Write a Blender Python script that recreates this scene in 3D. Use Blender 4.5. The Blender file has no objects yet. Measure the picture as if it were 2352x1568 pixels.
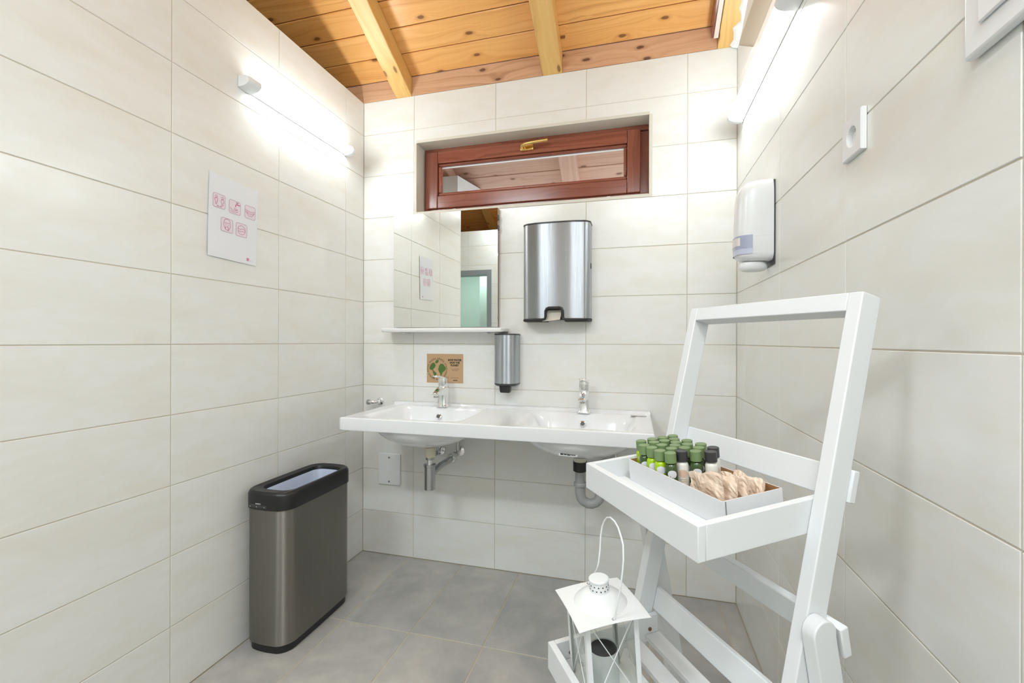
import bpy, bmesh, math, random
from mathutils import Matrix, Vector
random.seed(7)
C = bpy.context.scene.collection
SC = bpy.context.scene
R = math.radians

# ------------------------------------------------------------------ camera
yaw, pitch, roll = 0.2663, -0.0001, 0.0028
CH = 1.1365
r0 = Vector((math.cos(yaw), math.sin(yaw), 0)); f0 = Vector((-math.sin(yaw), math.cos(yaw), 0)); u0 = Vector((0, 0, 1))
f1 = f0*math.cos(pitch) + u0*math.sin(pitch); u1 = u0*math.cos(pitch) - f0*math.sin(pitch)
r2 = r0*math.cos(roll) + u1*math.sin(roll); u2 = u1*math.cos(roll) - r0*math.sin(roll)
cd = bpy.data.cameras.new('camera'); cam = bpy.data.objects.new('camera', cd); C.objects.link(cam)
cam.matrix_world = Matrix(((r2.x, u2.x, -f1.x, 0), (r2.y, u2.y, -f1.y, 0), (r2.z, u2.z, -f1.z, CH), (0, 0, 0, 1)))
cd.sensor_width = 36; cd.lens = 1037.0*36/2352; cd.clip_start = .02
SC.camera = cam

# ------------------------------------------------------------------ world, lights, exposure
SC.view_settings.view_transform = 'Standard'; SC.view_settings.look = 'None'
SC.view_settings.gamma = 1; SC.view_settings.use_curve_mapping = False
SC.view_settings.exposure = 0.34
LAMP_L, LAMP_R = 26.0, 19.0
w = bpy.data.worlds.new('sky'); SC.world = w; w.use_nodes = True
bg = w.node_tree.nodes['Background']; bg.inputs[0].default_value = (.86, .93, 1, 1); bg.inputs[1].default_value = 2.2
def area(name, loc, size, power, color, rot=(0, 0, 0), sy=None):
    l = bpy.data.lights.new(name, 'AREA'); l.energy = power; l.color = color; l.size = size
    if sy: l.shape = 'RECTANGLE'; l.size_y = sy
    o = bpy.data.objects.new(name, l); o.location = loc; o.rotation_euler = rot; C.objects.link(o); return o
area('ceiling_light_back', (-1.25, -.62, 2.66), .6, 17, (.86, .95, 1), (R(20), 0, R(-12)), .08)
area('fill_light_middle', (.08, -.30, 2.50), .6, 18, (.90, .96, 1), (0, R(4), 0), .3)  # added fill above the camera without a fixture, brightens the left wall
area('ceiling_light_next_room', (-2.0, -1.6, 2.3), .5, 14, (.80, 1, .93))

# ------------------------------------------------------------------ helpers
class MB:
    def __init__(s): s.v = []; s.f = []
    def add(s, vs, fs, M=None):
        b = len(s.v)
        for p in vs:
            p = Vector(p)
            s.v.append(tuple(M @ p) if M else tuple(p))
        for q in fs: s.f.append([i+b for i in q])
        return s
    def box(s, lo, hi, M=None):
        x0, y0, z0 = lo; x1, y1, z1 = hi
        return s.add([(x0,y0,z0),(x1,y0,z0),(x1,y1,z0),(x0,y1,z0),(x0,y0,z1),(x1,y0,z1),(x1,y1,z1),(x0,y1,z1)],
              [(0,3,2,1),(4,5,6,7),(0,1,5,4),(1,2,6,5),(2,3,7,6),(3,0,4,7)], M)
    def prism(s, poly, h0, h1, M=None):              # polygon in xy extruded in z
        n = len(poly)
        vs = [(x, y, h0) for x, y in poly] + [(x, y, h1) for x, y in poly]
        fs = [list(range(n))[::-1], list(range(n, 2*n))] + [(i, (i+1) % n, n+(i+1) % n, n+i) for i in range(n)]
        return s.add(vs, fs, M)
    def loft(s, loops, cap0=True, cap1=True, M=None):
        n = len(loops[0]); vs = [p for l in loops for p in l]; fs = []
        for k in range(len(loops)-1):
            for i in range(n):
                j = (i+1) % n; fs.append((k*n+i, k*n+j, (k+1)*n+j, (k+1)*n+i))
        if cap0: fs.append(list(range(n))[::-1])
        if cap1: fs.append([(len(loops)-1)*n+i for i in range(n)])
        return s.add(vs, fs, M)
    def lathe(s, prof, n=24, M=None, cap0=True, cap1=True):   # prof (r, z)
        return s.loft([[(r*math.cos(2*math.pi*i/n), r*math.sin(2*math.pi*i/n), z) for i in range(n)] for r, z in prof], cap0, cap1, M)
    def tube(s, pts, rad, n=10, M=None):
        pts = [Vector(p) for p in pts]; loops = []; prev = None
        for i, p in enumerate(pts):
            t = (pts[min(i+1, len(pts)-1)] - pts[max(i-1, 0)]).normalized()
            if prev is None:
                a = t.orthogonal().normalized()
            else:
                a = (prev - t*prev.dot(t)).normalized()
            prev = a; b = t.cross(a)
            rr = rad[i] if isinstance(rad, (list, tuple)) else rad
            loops.append([tuple(p + a*rr*math.cos(2*math.pi*k/n) + b*rr*math.sin(2*math.pi*k/n)) for k in range(n)])
        return s.loft(loops, True, True, M)
    def build(s, name, mat, parent=None, smooth=False, bevel=0, seg=2, M=None):
        me = bpy.data.meshes.new(name); me.from_pydata(s.v, [], s.f); me.update()
        bm = bmesh.new(); bm.from_mesh(me); bmesh.ops.recalc_face_normals(bm, faces=bm.faces); bm.to_mesh(me); bm.free()
        me.materials.append(mat)
        if smooth:
            for p in me.polygons: p.use_smooth = True
            try: me.set_sharp_from_angle(angle=R(38))
            except Exception: pass
        o = bpy.data.objects.new(name, me); C.objects.link(o)
        if parent: o.parent = parent
        if M: o.matrix_local = M
        if bevel:
            b = o.modifiers.new('bevel', 'BEVEL'); b.width = bevel; b.segments = seg; b.limit_method = 'ANGLE'; b.angle_limit = R(40)
            if not smooth:
                for p in me.polygons: p.use_smooth = True
                try: me.set_sharp_from_angle(angle=R(38))
                except Exception: pass
        return o
def tag(o, label=None, cat=None, group=None, kind=None):
    if label: o['label'] = label
    if cat: o['category'] = cat
    if group: o['group'] = group
    if kind: o['kind'] = kind
    return o
def thing(name, label, cat, M=None, group=None):
    o = bpy.data.objects.new(name, None); C.objects.link(o); o.empty_display_size = .05
    if M is not None: o.matrix_world = M
    return tag(o, label, cat, group)
def T(x, y, z): return Matrix.Translation((x, y, z))
def RX(a): return Matrix.Rotation(a, 4, 'X')
def RY(a): return Matrix.Rotation(a, 4, 'Y')
def RZ(a): return Matrix.Rotation(a, 4, 'Z')
def rrect(w_, d_, r, seg=5, cx=0, cy=0, z=0, bulge=(0, 0)):
    pts = []
    for qx, qy, a0 in ((1, -1, -90), (1, 1, 0), (-1, 1, 90), (-1, -1, 180)):
        for k in range(seg+1):
            a = R(a0 + 90*k/seg)
            pts.append([qx*(w_/2-r) + r*math.cos(a), qy*(d_/2-r) + r*math.sin(a)])
    out = []
    n = len(pts)
    full = []
    for i in range(n):                                  # subdivide long edges so that bulges read
        p, q = pts[i], pts[(i+1) % n]
        L = math.hypot(q[0]-p[0], q[1]-p[1]); m = 6 if L > max(w_, d_)*.15 and bulge != (0, 0) else 1
        for k in range(m): full.append((p[0]+(q[0]-p[0])*k/m, p[1]+(q[1]-p[1])*k/m))
    for x, y in full:
        bx = bulge[0]*(1-(2*y/d_)**2)*(2*x/w_); by = bulge[1]*(1-(2*x/w_)**2)*(2*y/d_)
        out.append((cx+x+bx, cy+y+by, z))
    return out

# ------------------------------------------------------------------ materials
def mat(name, col, rough=.5, metal=0, **kw):
    m = bpy.data.materials.new(name); m.use_nodes = True
    b = m.node_tree.nodes['Principled BSDF']
    b.inputs['Base Color'].default_value = (*col, 1); b.inputs['Roughness'].default_value = rough; b.inputs['Metallic'].default_value = metal
    for k, v in kw.items(): b.inputs[k.replace('_', ' ')].default_value = v
    return m
class NT:
    def __init__(s, m): s.t = m.node_tree; s.b = s.t.nodes['Principled BSDF']
    def n(s, typ, **kw):
        x = s.t.nodes.new(typ)
        for k, v in kw.items():
            if k.startswith('i_'):
                key = k[2:]; key = int(key) if key.isdigit() else key.replace('_', ' ')
                x.inputs[key].default_value = v
            else: setattr(x, k, v)
        return x
    def l(s, a, b): s.t.links.new(a, b)
    def coord(s, scale=(1, 1, 1), rnd=True, kind='Object'):
        tc = s.n('ShaderNodeTexCoord'); src = tc.outputs[kind]
        if rnd:
            oi = s.n('ShaderNodeObjectInfo'); vm = s.n('ShaderNodeVectorMath', operation='SCALE'); vm.inputs[0].default_value = (13.7, 29.1, 7.3)
            s.l(oi.outputs['Random'], vm.inputs['Scale']); ad = s.n('ShaderNodeVectorMath', operation='ADD')
            s.l(src, ad.inputs[0]); s.l(vm.outputs[0], ad.inputs[1]); src = ad.outputs[0]
        mp = s.n('ShaderNodeVectorMath', operation='MULTIPLY'); mp.inputs[1].default_value = scale; s.l(src, mp.inputs[0])
        return mp.outputs[0]
    def noise(s, vec, scale, detail=3, rough=.5, dist=0):
        x = s.n('ShaderNodeTexNoise', i_Scale=scale, i_Detail=detail, i_Roughness=rough, i_Distortion=dist); s.l(vec, x.inputs['Vector']); return x.outputs['Fac']
    def ramp(s, fac, stops):
        x = s.n('ShaderNodeValToRGB'); e = x.color_ramp.elements
        while len(e) < len(stops): e.new(.5)
        for k, (p, c) in zip(e, stops): k.position = p; k.color = (*c, 1) if len(c) == 3 else c
        s.l(fac, x.inputs[0]); return x.outputs[0]
    def mix(s, fac, a, b, typ='MIX'):
        x = s.n('ShaderNodeMix', data_type='RGBA', blend_type=typ)
        if isinstance(fac, float): x.inputs[0].default_value = fac
        else: s.l(fac, x.inputs[0])
        for v, i in ((a, 6), (b, 7)):
            if isinstance(v, tuple): x.inputs[i].default_value = (*v, 1)
            else: s.l(v, x.inputs[i])
        return x.outputs[2]
    def math(s, op, a, b=None):
        x = s.n('ShaderNodeMath', operation=op)
        for v, i in ((a, 0), (b, 1)):
            if v is None: continue
            if isinstance(v, (int, float)): x.inputs[i].default_value = v
            else: s.l(v, x.inputs[i])
        return x.outputs[0]
    def bump(s, h, strength, dist=.002):
        x = s.n('ShaderNodeBump', i_Strength=strength, i_Distance=dist); s.l(h, x.inputs['Height']); s.l(x.outputs[0], s.b.inputs['Normal'])
    def base(s, c): s.l(c, s.b.inputs['Base Color'])

def tile_mat(name, horiz):
    m = mat(name, (.8, .77, .7), .24); t = NT(m)
    sc = (1, 1, 1)
    v = t.coord((1.0 if horiz == 'x' else 1, 1, 4.2))
    n1 = t.noise(v, 2.4, 4, .55, .6); n2 = t.noise(v, 7, 5, .6, .8)
    c = t.ramp(n1, [(.28, (.86, .83, .77)), (.5, (.84, .80, .71)), (.7, (.795, .735, .62))])
    c2 = t.ramp(n2, [(.35, (.86, .84, .80)), (.65, (.80, .755, .66))])
    c = t.mix(.45, c, c2); t.base(c)
    rr = t.math('MULTIPLY_ADD', n2, .12); t.t.nodes[-1].inputs[2].default_value = .16
    t.l(rr, t.b.inputs['Roughness'])
    t.bump(t.noise(t.coord((1, 1, 1)), 9, 2), .12, .002)
    return m
M_TILE = tile_mat('cream_wall_tile', 'x')
M_GROUT = mat('beige_grout', (.62, .56, .46), .8)
def floor_mat():
    m = mat('grey_floor_tile', (.35, .34, .32), .38); t = NT(m)
    v = t.coord((1, 1, 1)); n1 = t.noise(v, 3.2, 5, .6, .5); n2 = t.noise(v, 16, 5, .65)
    c = t.ramp(n1, [(.34, (.33, .34, .34)), (.5, (.46, .45, .43)), (.66, (.60, .57, .52))])
    c2 = t.ramp(n2, [(.3, (.36, .35, .33)), (.7, (.55, .53, .50))])
    t.base(t.mix(.35, c, c2)); t.l(t.ramp(n1, [(.3, (.28,)*3), (.7, (.45,)*3)]), t.b.inputs['Roughness'])
    t.bump(n2, .10, .002); return m
M_FLOOR = floor_mat()
M_FGROUT = mat('tan_floor_grout', (.56, .50, .38), .85)
def plaster():
    m = mat('rough_white_plaster', (.84, .84, .83), .8); t = NT(m); v = t.coord(rnd=False)
    t.bump(t.noise(v, 35, 5, .7), .5, .006); return m
M_PLASTER = plaster()
M_PLAIN = mat('pale_wall_paint', (.80, .79, .75), .5)
def wood(name, light, mid, dark, knot, rough=.32, knots=True, seed=0):
    m = mat(name, light, rough); t = NT(m); b = t.b
    P = t.coord((1, 1, 1))
    sx = t.n('ShaderNodeSeparateXYZ'); t.l(P, sx.inputs[0])
    warp = t.noise(t.coord((.9, 5, 5)), 1.6, 3, .5)
    # knots
    vo = t.n('ShaderNodeTexVoronoi', voronoi_dimensions='2D', feature='F1', i_Scale=1.0, i_Randomness=1.0)
    kv = t.coord((3.6, 8.3, 1)); t.l(kv, vo.inputs['Vector'])
    d = t.math('ADD', vo.outputs['Distance'], t.math('MULTIPLY', t.math('SUBTRACT', t.noise(t.coord(), 40, 2), .5), .05))
    sc = t.n('ShaderNodeSeparateColor'); t.l(vo.outputs['Color'], sc.inputs[0])
    on = t.math('GREATER_THAN', sc.outputs[0], .42)
    near = t.math('MULTIPLY', t.math('EXPONENT', t.math('MULTIPLY', d, -7.0)), on)
    g = t.math('ADD', t.math('MULTIPLY', sx.outputs[1], 60.0), t.math('MULTIPLY', warp, 7.0))
    g = t.math('ADD', g, t.math('MULTIPLY', near, 3.0))
    cv = t.n('ShaderNodeCombineXYZ'); t.l(t.math('MULTIPLY', sx.outputs[0], 1.1), cv.inputs[0]); t.l(g, cv.inputs[1]); t.l(t.math('MULTIPLY', sx.outputs[2], 8.0), cv.inputs[2])
    rings = t.noise(cv.outputs[0], 1.0, 4, .55)
    tone = t.noise(t.coord((.8, 5, 5)), 1.3, 2)
    c = t.ramp(rings, [(.36, light), (.56, mid), (.76, dark)])
    oi = t.n('ShaderNodeObjectInfo')
    hue = t.ramp(oi.outputs['Random'], [(0, (.86, .80, .74)), (.5, (1, 1, 1)), (1, (1.0, .88, .76))])
    c = t.mix(.75, c, hue, 'MULTIPLY')
    c = t.mix(t.math('MULTIPLY', tone, .35), c, mid)
    if knots:
        halo = t.ramp(t.math('MULTIPLY', near, 1.0), [(.36, (0, 0, 0)), (.60, (1, 1, 1))])
        core = t.ramp(t.math('MULTIPLY', near, 1.0), [(.60, (0, 0, 0)), (.72, (1, 1, 1))])
        hs = t.n('ShaderNodeSeparateColor'); t.l(halo, hs.inputs[0]); cs = t.n('ShaderNodeSeparateColor'); t.l(core, cs.inputs[0])
        c = t.mix(t.math('MULTIPLY', hs.outputs[0], .6), c, dark)
        c = t.mix(t.math('MULTIPLY', cs.outputs[0], .85), c, knot)
    t.base(c); t.bump(rings, .08, .001)
    return m
M_PLANK = wood('varnished_pine_plank', (.88, .50, .18), (.82, .42, .13), (.62, .27, .07), (.17, .055, .015))
M_BEAM = wood('pale_pine_beam', (.85, .57, .21), (.80, .50, .17), (.66, .37, .11), (.22, .09, .025), .38)
M_FASCIA = wood('pinkish_spruce_board', (.74, .47, .30), (.67, .40, .24), (.46, .24, .13), (.10, .035, .02), .45)
M_SOFFIT = wood('pinkish_soffit_board', (.72, .50, .42), (.64, .42, .35), (.48, .28, .21), (.16, .08, .05), .6)  # pinker, greyer tone for the eave boards and rafters outside
M_MAHOG = wood('mahogany_stained_wood', (.33, .115, .072), (.26, .080, .050), (.17, .050, .032), (.06, .02, .012), .20, False)
M_GLASS = mat('clear_glass', (1, 1, 1), 0.0, 0, Transmission_Weight=1.0, IOR=1.45)
def thin_glass():
    m = bpy.data.materials.new('lantern_glass'); m.use_nodes = True; t = m.node_tree; t.nodes.clear()
    o = t.nodes.new('ShaderNodeOutputMaterial'); mx = t.nodes.new('ShaderNodeMixShader'); tr = t.nodes.new('ShaderNodeBsdfTransparent'); gl = t.nodes.new('ShaderNodeBsdfGlossy'); lw = t.nodes.new('ShaderNodeLayerWeight')
    pw = t.nodes.new('ShaderNodeMath'); pw.operation = 'POWER'; pw.inputs[1].default_value = 4; ma = t.nodes.new('ShaderNodeMath'); ma.operation = 'MULTIPLY_ADD'; ma.inputs[1].default_value = .5; ma.inputs[2].default_value = .035
    tr.inputs[0].default_value = (.98, .99, .975, 1); gl.inputs['Roughness'].default_value = .02; lw.inputs[0].default_value = .5
    t.links.new(lw.outputs['Facing'], pw.inputs[0]); t.links.new(pw.outputs[0], ma.inputs[0]); t.links.new(ma.outputs[0], mx.inputs[0])
    t.links.new(tr.outputs[0], mx.inputs[1]); t.links.new(gl.outputs[0], mx.inputs[2]); t.links.new(mx.outputs[0], o.inputs[0]); return m
M_PANE = thin_glass()
M_BRASS = mat('polished_brass', (.80, .56, .20), .22, 1)
M_MIRROR = mat('mirror_silver', (.90, .92, .90), .0, 1)
M_MIRRORBACK = mat('mirror_edge_brown', (.30, .20, .17), .4)
M_CERAMIC = mat('white_glazed_ceramic', (.88, .90, .92), .10, 0, Coat_Weight=.5)
M_WPLAST = mat('white_plastic', (.86, .87, .88), .28)
M_WPLAST2 = mat('white_matte_plastic', (.86, .87, .87), .45)
M_SHELF = mat('white_laminate', (.86, .86, .85), .35)
M_RACK = mat('white_painted_wood', (.79, .81, .82), .36)
M_LANT = mat('white_enamelled_metal', (.84, .86, .86), .30)
M_CHROME = mat('chrome', (.86, .87, .88), .07, 1)
M_DCHROME = mat('dull_chrome', (.55, .56, .57), .22, 1)
M_GREYPL = mat('grey_plastic_pipe', (.36, .37, .37), .4)
M_CREAMPL = mat('cream_plastic', (.74, .70, .55), .4)
ANI = 0.25
def brushed(name, col, rough, scale):
    m = mat(name, col, rough, 1); t = NT(m); n_ = t.noise(t.coord(scale, False), 1.0, 4, .6)
    t.l(t.ramp(n_, [(.3, (rough*.8,)*3), (.7, (rough*1.3,)*3)]), t.b.inputs['Roughness']); t.bump(n_, .02, .0004)
    tg = t.n('ShaderNodeTangent', direction_type='RADIAL', axis='Z'); t.l(tg.outputs[0], t.b.inputs['Tangent']); t.b.inputs['Anisotropic'].default_value = .96; t.b.inputs['Anisotropic Rotation'].default_value = ANI; return m
M_STEEL = brushed('brushed_steel_bin', (.29, .275, .25), .44, (700, 700, 5))
M_STEEL2 = brushed('brushed_steel_dispenser', (.45, .48, .51), .32, (700, 700, 4))
M_BLACK = mat('black_plastic', (.012, .012, .013), .36)
M_DGREY = mat('charcoal_plastic', (.045, .045, .048), .4)
M_LINER = mat('pale_blue_bin_liner', (.60, .66, .80), .4)
M_KRAFT = mat('kraft_card', (.56, .36, .20), .7)
M_KRAFTIN = mat('brown_cardboard', (.42, .23, .10), .8)
def sachet_mat():
    m = mat('kraft_sachet_paper', (.74, .58, .44), .55); t = NT(m); n_ = t.noise(t.coord(), 60, 4)
    t.base(t.ramp(n_, [(.3, (.76, .59, .45)), (.7, (.84, .70, .57))])); t.bump(t.noise(t.coord((1, 1, .5)), 70, 3), .35, .002); return m
M_SACHET = sachet_mat()
M_PAPER = mat('white_paper', (.84, .86, .90), .6)
M_PINK = mat('magenta_print', (.62, .20, .36), .6)
M_PINKF = mat('pale_pink_print', (.84, .76, .82), .6)
M_INKG = mat('dark_green_ink', (.035, .05, .018), .7)
M_LEAF = mat('green_map_print', (.085, .17, .035), .7)
M_INK = mat('dark_brown_ink', (.09, .055, .03), .7)
M_BLKINK = mat('black_ink', (.02, .02, .02), .7)
M_GCAP = mat('sage_green_cap', (.19, .28, .12), .38)
M_GBODY = mat('dark_green_bottle', (.045, .085, .02), .18, 0, Coat_Weight=.4)
M_LIME = mat('lime_green_bottle', (.40, .62, .015), .22)
M_WBODY = mat('milky_white_bottle', (.80, .78, .72), .25)
M_EMBW = mat('white_label_print', (.80, .82, .88), .45)
M_EMBP = mat('peach_label_print', (.78, .56, .45), .5)
M_SMOKE = mat('smoky_blue_window', (.38, .42, .56), .12, 0, Coat_Weight=.5)
M_SMOKE2 = mat('pale_lilac_window', (.58, .61, .78), .15)
M_LEVEL = mat('cream_soap_refill', (.80, .76, .74), .3)
M_DOORG = mat('grey_door_paint', (.13, .14, .15), .4)
M_ROOM = mat('pale_green_tiles', (.66, .76, .72), .35)
M_RUST = mat('brown_screw', (.26, .15, .07), .5, .5)
M_PERF = mat('dark_hole', (.03, .035, .035), .8)
def emit(name, col, s):
    m = bpy.data.materials.new(name); m.use_nodes = True; t = m.node_tree; t.nodes.clear()
    o = t.nodes.new('ShaderNodeOutputMaterial'); e = t.nodes.new('ShaderNodeEmission'); e.inputs[0].default_value = (*col, 1); e.inputs[1].default_value = s
    t.links.new(e.outputs[0], o.inputs[0]); return m
M_LAMPL = emit('lit_diffuser', (.93, .98, 1), LAMP_L)
M_LAMPR = emit('lit_diffuser_right', (.93, .98, 1), LAMP_R)

# ------------------------------------------------------------------ room shell
XL, XR, YB = -1.4221, .4257, 2.15
TH, TW, TOP = .2246, .4482, 2.4245
ROWS = [max(0, .0007+TH*k) for k in range(11)] + [TOP]
def cuts(a, b, j0, step):
    k = math.floor((a-j0)/step)+1; out = [a]
    while j0+k*step < b-.004: out.append(j0+k*step); k += 1
    return out+[b]
def minus(rc, h):
    x0, y0, x1, y1 = rc; a, b, c, d = h
    if c <= x0 or a >= x1 or d <= y0 or b >= y1: return [rc]
    out = []
    if b > y0: out.append((x0, y0, x1, b))
    if d < y1: out.append((x0, d, x1, y1))
    lo, hi = max(y0, b), min(y1, d)
    if a > x0: out.append((x0, lo, a, hi))
    if c < x1: out.append((c, lo, x1, hi))
    return out
GAP = .0013
def tile_obj(rects, cham, M, m, parent, depth=.004, g=GAP, jit=.0004):
    mb = MB(); j = random.uniform(-jit, 0)
    for (x0, y0, x1, y1) in rects:
        if cham:
            x0 += g; y0 += g; x1 -= g; y1 -= g
            if x1-x0 < .006 or y1-y0 < .006: return
            c = .0010
            l0 = [(x0, y0, -depth), (x1, y0, -depth), (x1, y1, -depth), (x0, y1, -depth)]
            l1 = [(x, y, j-c) for x, y, _ in l0]
            l2 = [(x0+c, y0+c, j), (x1-c, y0+c, j), (x1-c, y1-c, j), (x0+c, y1-c, j)]
            mb.loft([l0, l1, l2], False, True)
        else: mb.box((x0, y0, -depth), (x1, y1, j))
    # tile objects carry their own centre so that each is placed where it hangs
    xs = [v[0] for v in mb.v]; ys = [v[1] for v in mb.v]; cx, cy = (min(xs)+max(xs))/2, (min(ys)+max(ys))/2
    mb.v = [(x-cx, y-cy, z) for x, y, z in mb.v]
    return mb.build('tile', m, parent, M=M @ T(cx, cy, 0))
def plane_M(o, u, v):
    u = Vector(u); v = Vector(v); n = u.cross(v)
    return Matrix(((u.x, v.x, n.x, o[0]), (u.y, v.y, n.y, o[1]), (u.z, v.z, n.z, o[2]), (0, 0, 0, 1)))
# tile materials use Object coords: local x along the wall, y up -> material expects z as "up"; swap by own material
def tile_mat_local():
    m = mat('cream_wall_tile_face', (.8, .77, .7), .22); t = NT(m)
    v = t.coord((1.0, 3.6, 1)); v2 = t.coord((1.2, 2.6, 1))
    n1 = t.noise(v, 2.2, 4, .55, .5); n2 = t.noise(v2, 7, 6, .62, .6)
    c = t.ramp(n1, [(.33, (.875, .885, .87)), (.5, (.86, .86, .83)), (.66, (.825, .80, .72))])
    c2 = t.ramp(n2, [(.33, (.875, .885, .875)), (.66, (.83, .815, .75))])
    t.base(t.mix(.5, c, c2))
    t.l(t.ramp(n2, [(.3, (.17,)*3), (.7, (.27,)*3)]), t.b.inputs['Roughness'])
    t.bump(t.noise(t.coord(), 8, 2), .10, .002)
    return m
M_TILE = tile_mat_local()

WIN = (-1.11, 1.81, .0615, 2.175)
def struct(name, mb, m, label, cat, parent=None):
    o = mb.build(name, m, parent); return tag(o, label, cat, None, 'structure')
# back wall
mb = MB(); y0, y1 = YB+.0018, YB+.16
HX0, HX1 = XL-.12, XR+.12
for rc in minus((HX0, 0, HX1, TOP), WIN): mb.box((rc[0], y0, rc[1]), (rc[2], y1, rc[3]))
wb = struct('wall_back', mb, M_GROUT, 'cream tiled back wall behind the double basin', 'wall')
MBK = plane_M((0, YB, 0), (1, 0, 0), (0, 0, 1))
def tiled(M, cols, rows, parent, hole=None, m=None, skip=None):
    for i in range(len(cols)-1):
        for j in range(len(rows)-1):
            rc = (cols[i], rows[j], cols[i+1], rows[j+1])
            if skip and skip(rc): continue
            if hole:
                sub = minus(rc, hole)
                if sub != [rc]:
                    if sub:
                        sub2 = []
                        for s_ in sub:                                # keep the joint towards the neighbours open
                            a, b, c, d = s_
                            a += GAP if abs(a-rc[0]) < 1e-6 else 0; b += GAP if abs(b-rc[1]) < 1e-6 else 0
                            c -= GAP if abs(c-rc[2]) < 1e-6 else 0; d -= GAP if abs(d-rc[3]) < 1e-6 else 0
                            if c-a > .004 and d-b > .004: sub2.append((a, b, c, d))
                        if sub2: tile_obj(sub2, False, M, m or M_TILE, parent)
                    continue
            tile_obj([rc], True, M, m or M_TILE, parent)
tiled(MBK, cuts(XL, XR, -1.1218, TW), ROWS, wb, WIN)
# window reveal lining (painted plaster) as part of the wall
mb = MB(); a, b, c, d = WIN; e = .012
mb.box((a, YB-.0005, d-.002), (c, YB+.10, d+e)); mb.box((a-e, YB-.0005, b), (a+.002, YB+.10, d)); mb.box((c-.002, YB-.0005, b), (c+e, YB+.10, d)); mb.box((a-e, YB-.001, b-e), (c+e, YB+.10, b+.002))
mb.build('window_reveal', mat('reveal_paint', (.70, .67, .58), .5), wb)
# left wall (ends just outside the frame) with its return
YL0 = .69
mb = MB(); mb.box((XL-.12, YL0, 0), (XL-.0018, YB+.0018, TOP)); wl = struct('wall_left', mb, M_GROUT, 'cream tiled left wall carrying the paper notice', 'wall')
MLF = plane_M((XL, 0, 0), (0, -1, 0), (0, 0, 1)); MLF = plane_M((XL, 0, 0), (0, 1, 0), (0, 0, 1)) @ Matrix.Scale(1, 4)
# normal of (0,1,0)x(0,0,1) is +x: faces the room
tiled(MLF, cuts(YL0, YB, 1.099, TW), ROWS, wl)
mb = MB(); mb.box((XL-.121, YL0-.012, 0), (XL, YL0-.0005, TOP)); mb.build('end_lining', M_PLAIN, wl)
# right wall
YS = -.73
mb = MB(); mb.box((XR+.0018, YS, 0), (XR+.14, YB+.0018, TOP)); wr = struct('wall_right', mb, M_GROUT, 'cream tiled right wall behind the white rack', 'wall')
MRT = plane_M((XR, 0, 0), (0, -1, 0), (0, 0, 1))
tiled(MRT, cuts(-YB, -YS, -1.099-TW*2, TW), ROWS[:-1], wr)
tri = MB(); tri.prism([(-YB+.001, ROWS[10]+.0015), (-1.88, ROWS[10]+.0015), (-2.148, TOP)], -.004, 0); tri.build('tile', M_TILE, wr, M=MRT)
# plaster above the tiles up to the roof
RS, RIDGE = math.tan(R(26.3)), -.20                       # roof slope and ridge line
RZ0 = TOP+.10
def roofz(y): return RZ0 + RS*(YB-y) if y > RIDGE else RZ0 + RS*(YB-RIDGE) - RS*(RIDGE-y)
mb = MB()
mb.add([(XR+.002, YS, ROWS[10]), (XR+.002, YB, ROWS[10]), (XR+.002, YB, roofz(YB)), (XR+.002, RIDGE, roofz(RIDGE)), (XR+.002, YS-1.6, roofz(YS-1.6)), (XR+.002, YS-1.6, ROWS[10]),
        (XR+.14, YS, ROWS[10]), (XR+.14, YB, ROWS[10]), (XR+.14, YB, roofz(YB)), (XR+.14, RIDGE, roofz(RIDGE)), (XR+.14, YS-1.6, roofz(YS-1.6)), (XR+.14, YS-1.6, ROWS[10])],
       [(0,1,2,3,4,5),(11,10,9,8,7,6)]+[(i,(i+1)%6,6+(i+1)%6,6+i) for i in range(6)])
# ragged trowelled edge towards the roof boards
mb.build('plaster_band', M_PLASTER, wr)
mb = MB(); yy = 1.0
prof = []
while yy < YB: prof.append((yy, random.uniform(.008, .034))); yy += .022
for (ya, wa), (yb_, wb_) in zip(prof[:-1], prof[1:]):
    za, zb_ = roofz(ya)-.1005, roofz(yb_)-.1005
    mb.add([(XR+.004, ya, za-.018), (XR+.004, yb_, zb_-.018), (XR-wb_*.6, yb_, zb_-.013), (XR-wa*.6, ya, za-.013), (XR-wb_, yb_, zb_-.001), (XR-wa, ya, za-.001), (XR+.004, ya, za), (XR+.004, yb_, zb_)],
           [(0,1,2,3),(3,2,4,5),(5,4,7,6)])
mb.build('foam_edge', M_PLASTER, wr)
# south wall with the doorway seen in the mirror
DX0, DX1, DZ = -2.45, -1.60, 1.965
mb = MB()
for rc in minus((-2.9, 0, XR+.14, TOP), (DX0, -1, DX1, DZ)): mb.box((rc[0], YS-.12, max(0, rc[1])), (rc[2], YS-.0018, rc[3]))
ws = struct('wall_front', mb, M_GROUT, 'tiled wall with a doorway, seen in the mirror', 'wall')
MSO = plane_M((0, YS, 0), (-1, 0, 0), (0, 0, 1))
tiled(MSO, cuts(-XR, 2.8, .1, TW), ROWS, ws, (-DX1, -1, -DX0, DZ))
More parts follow.
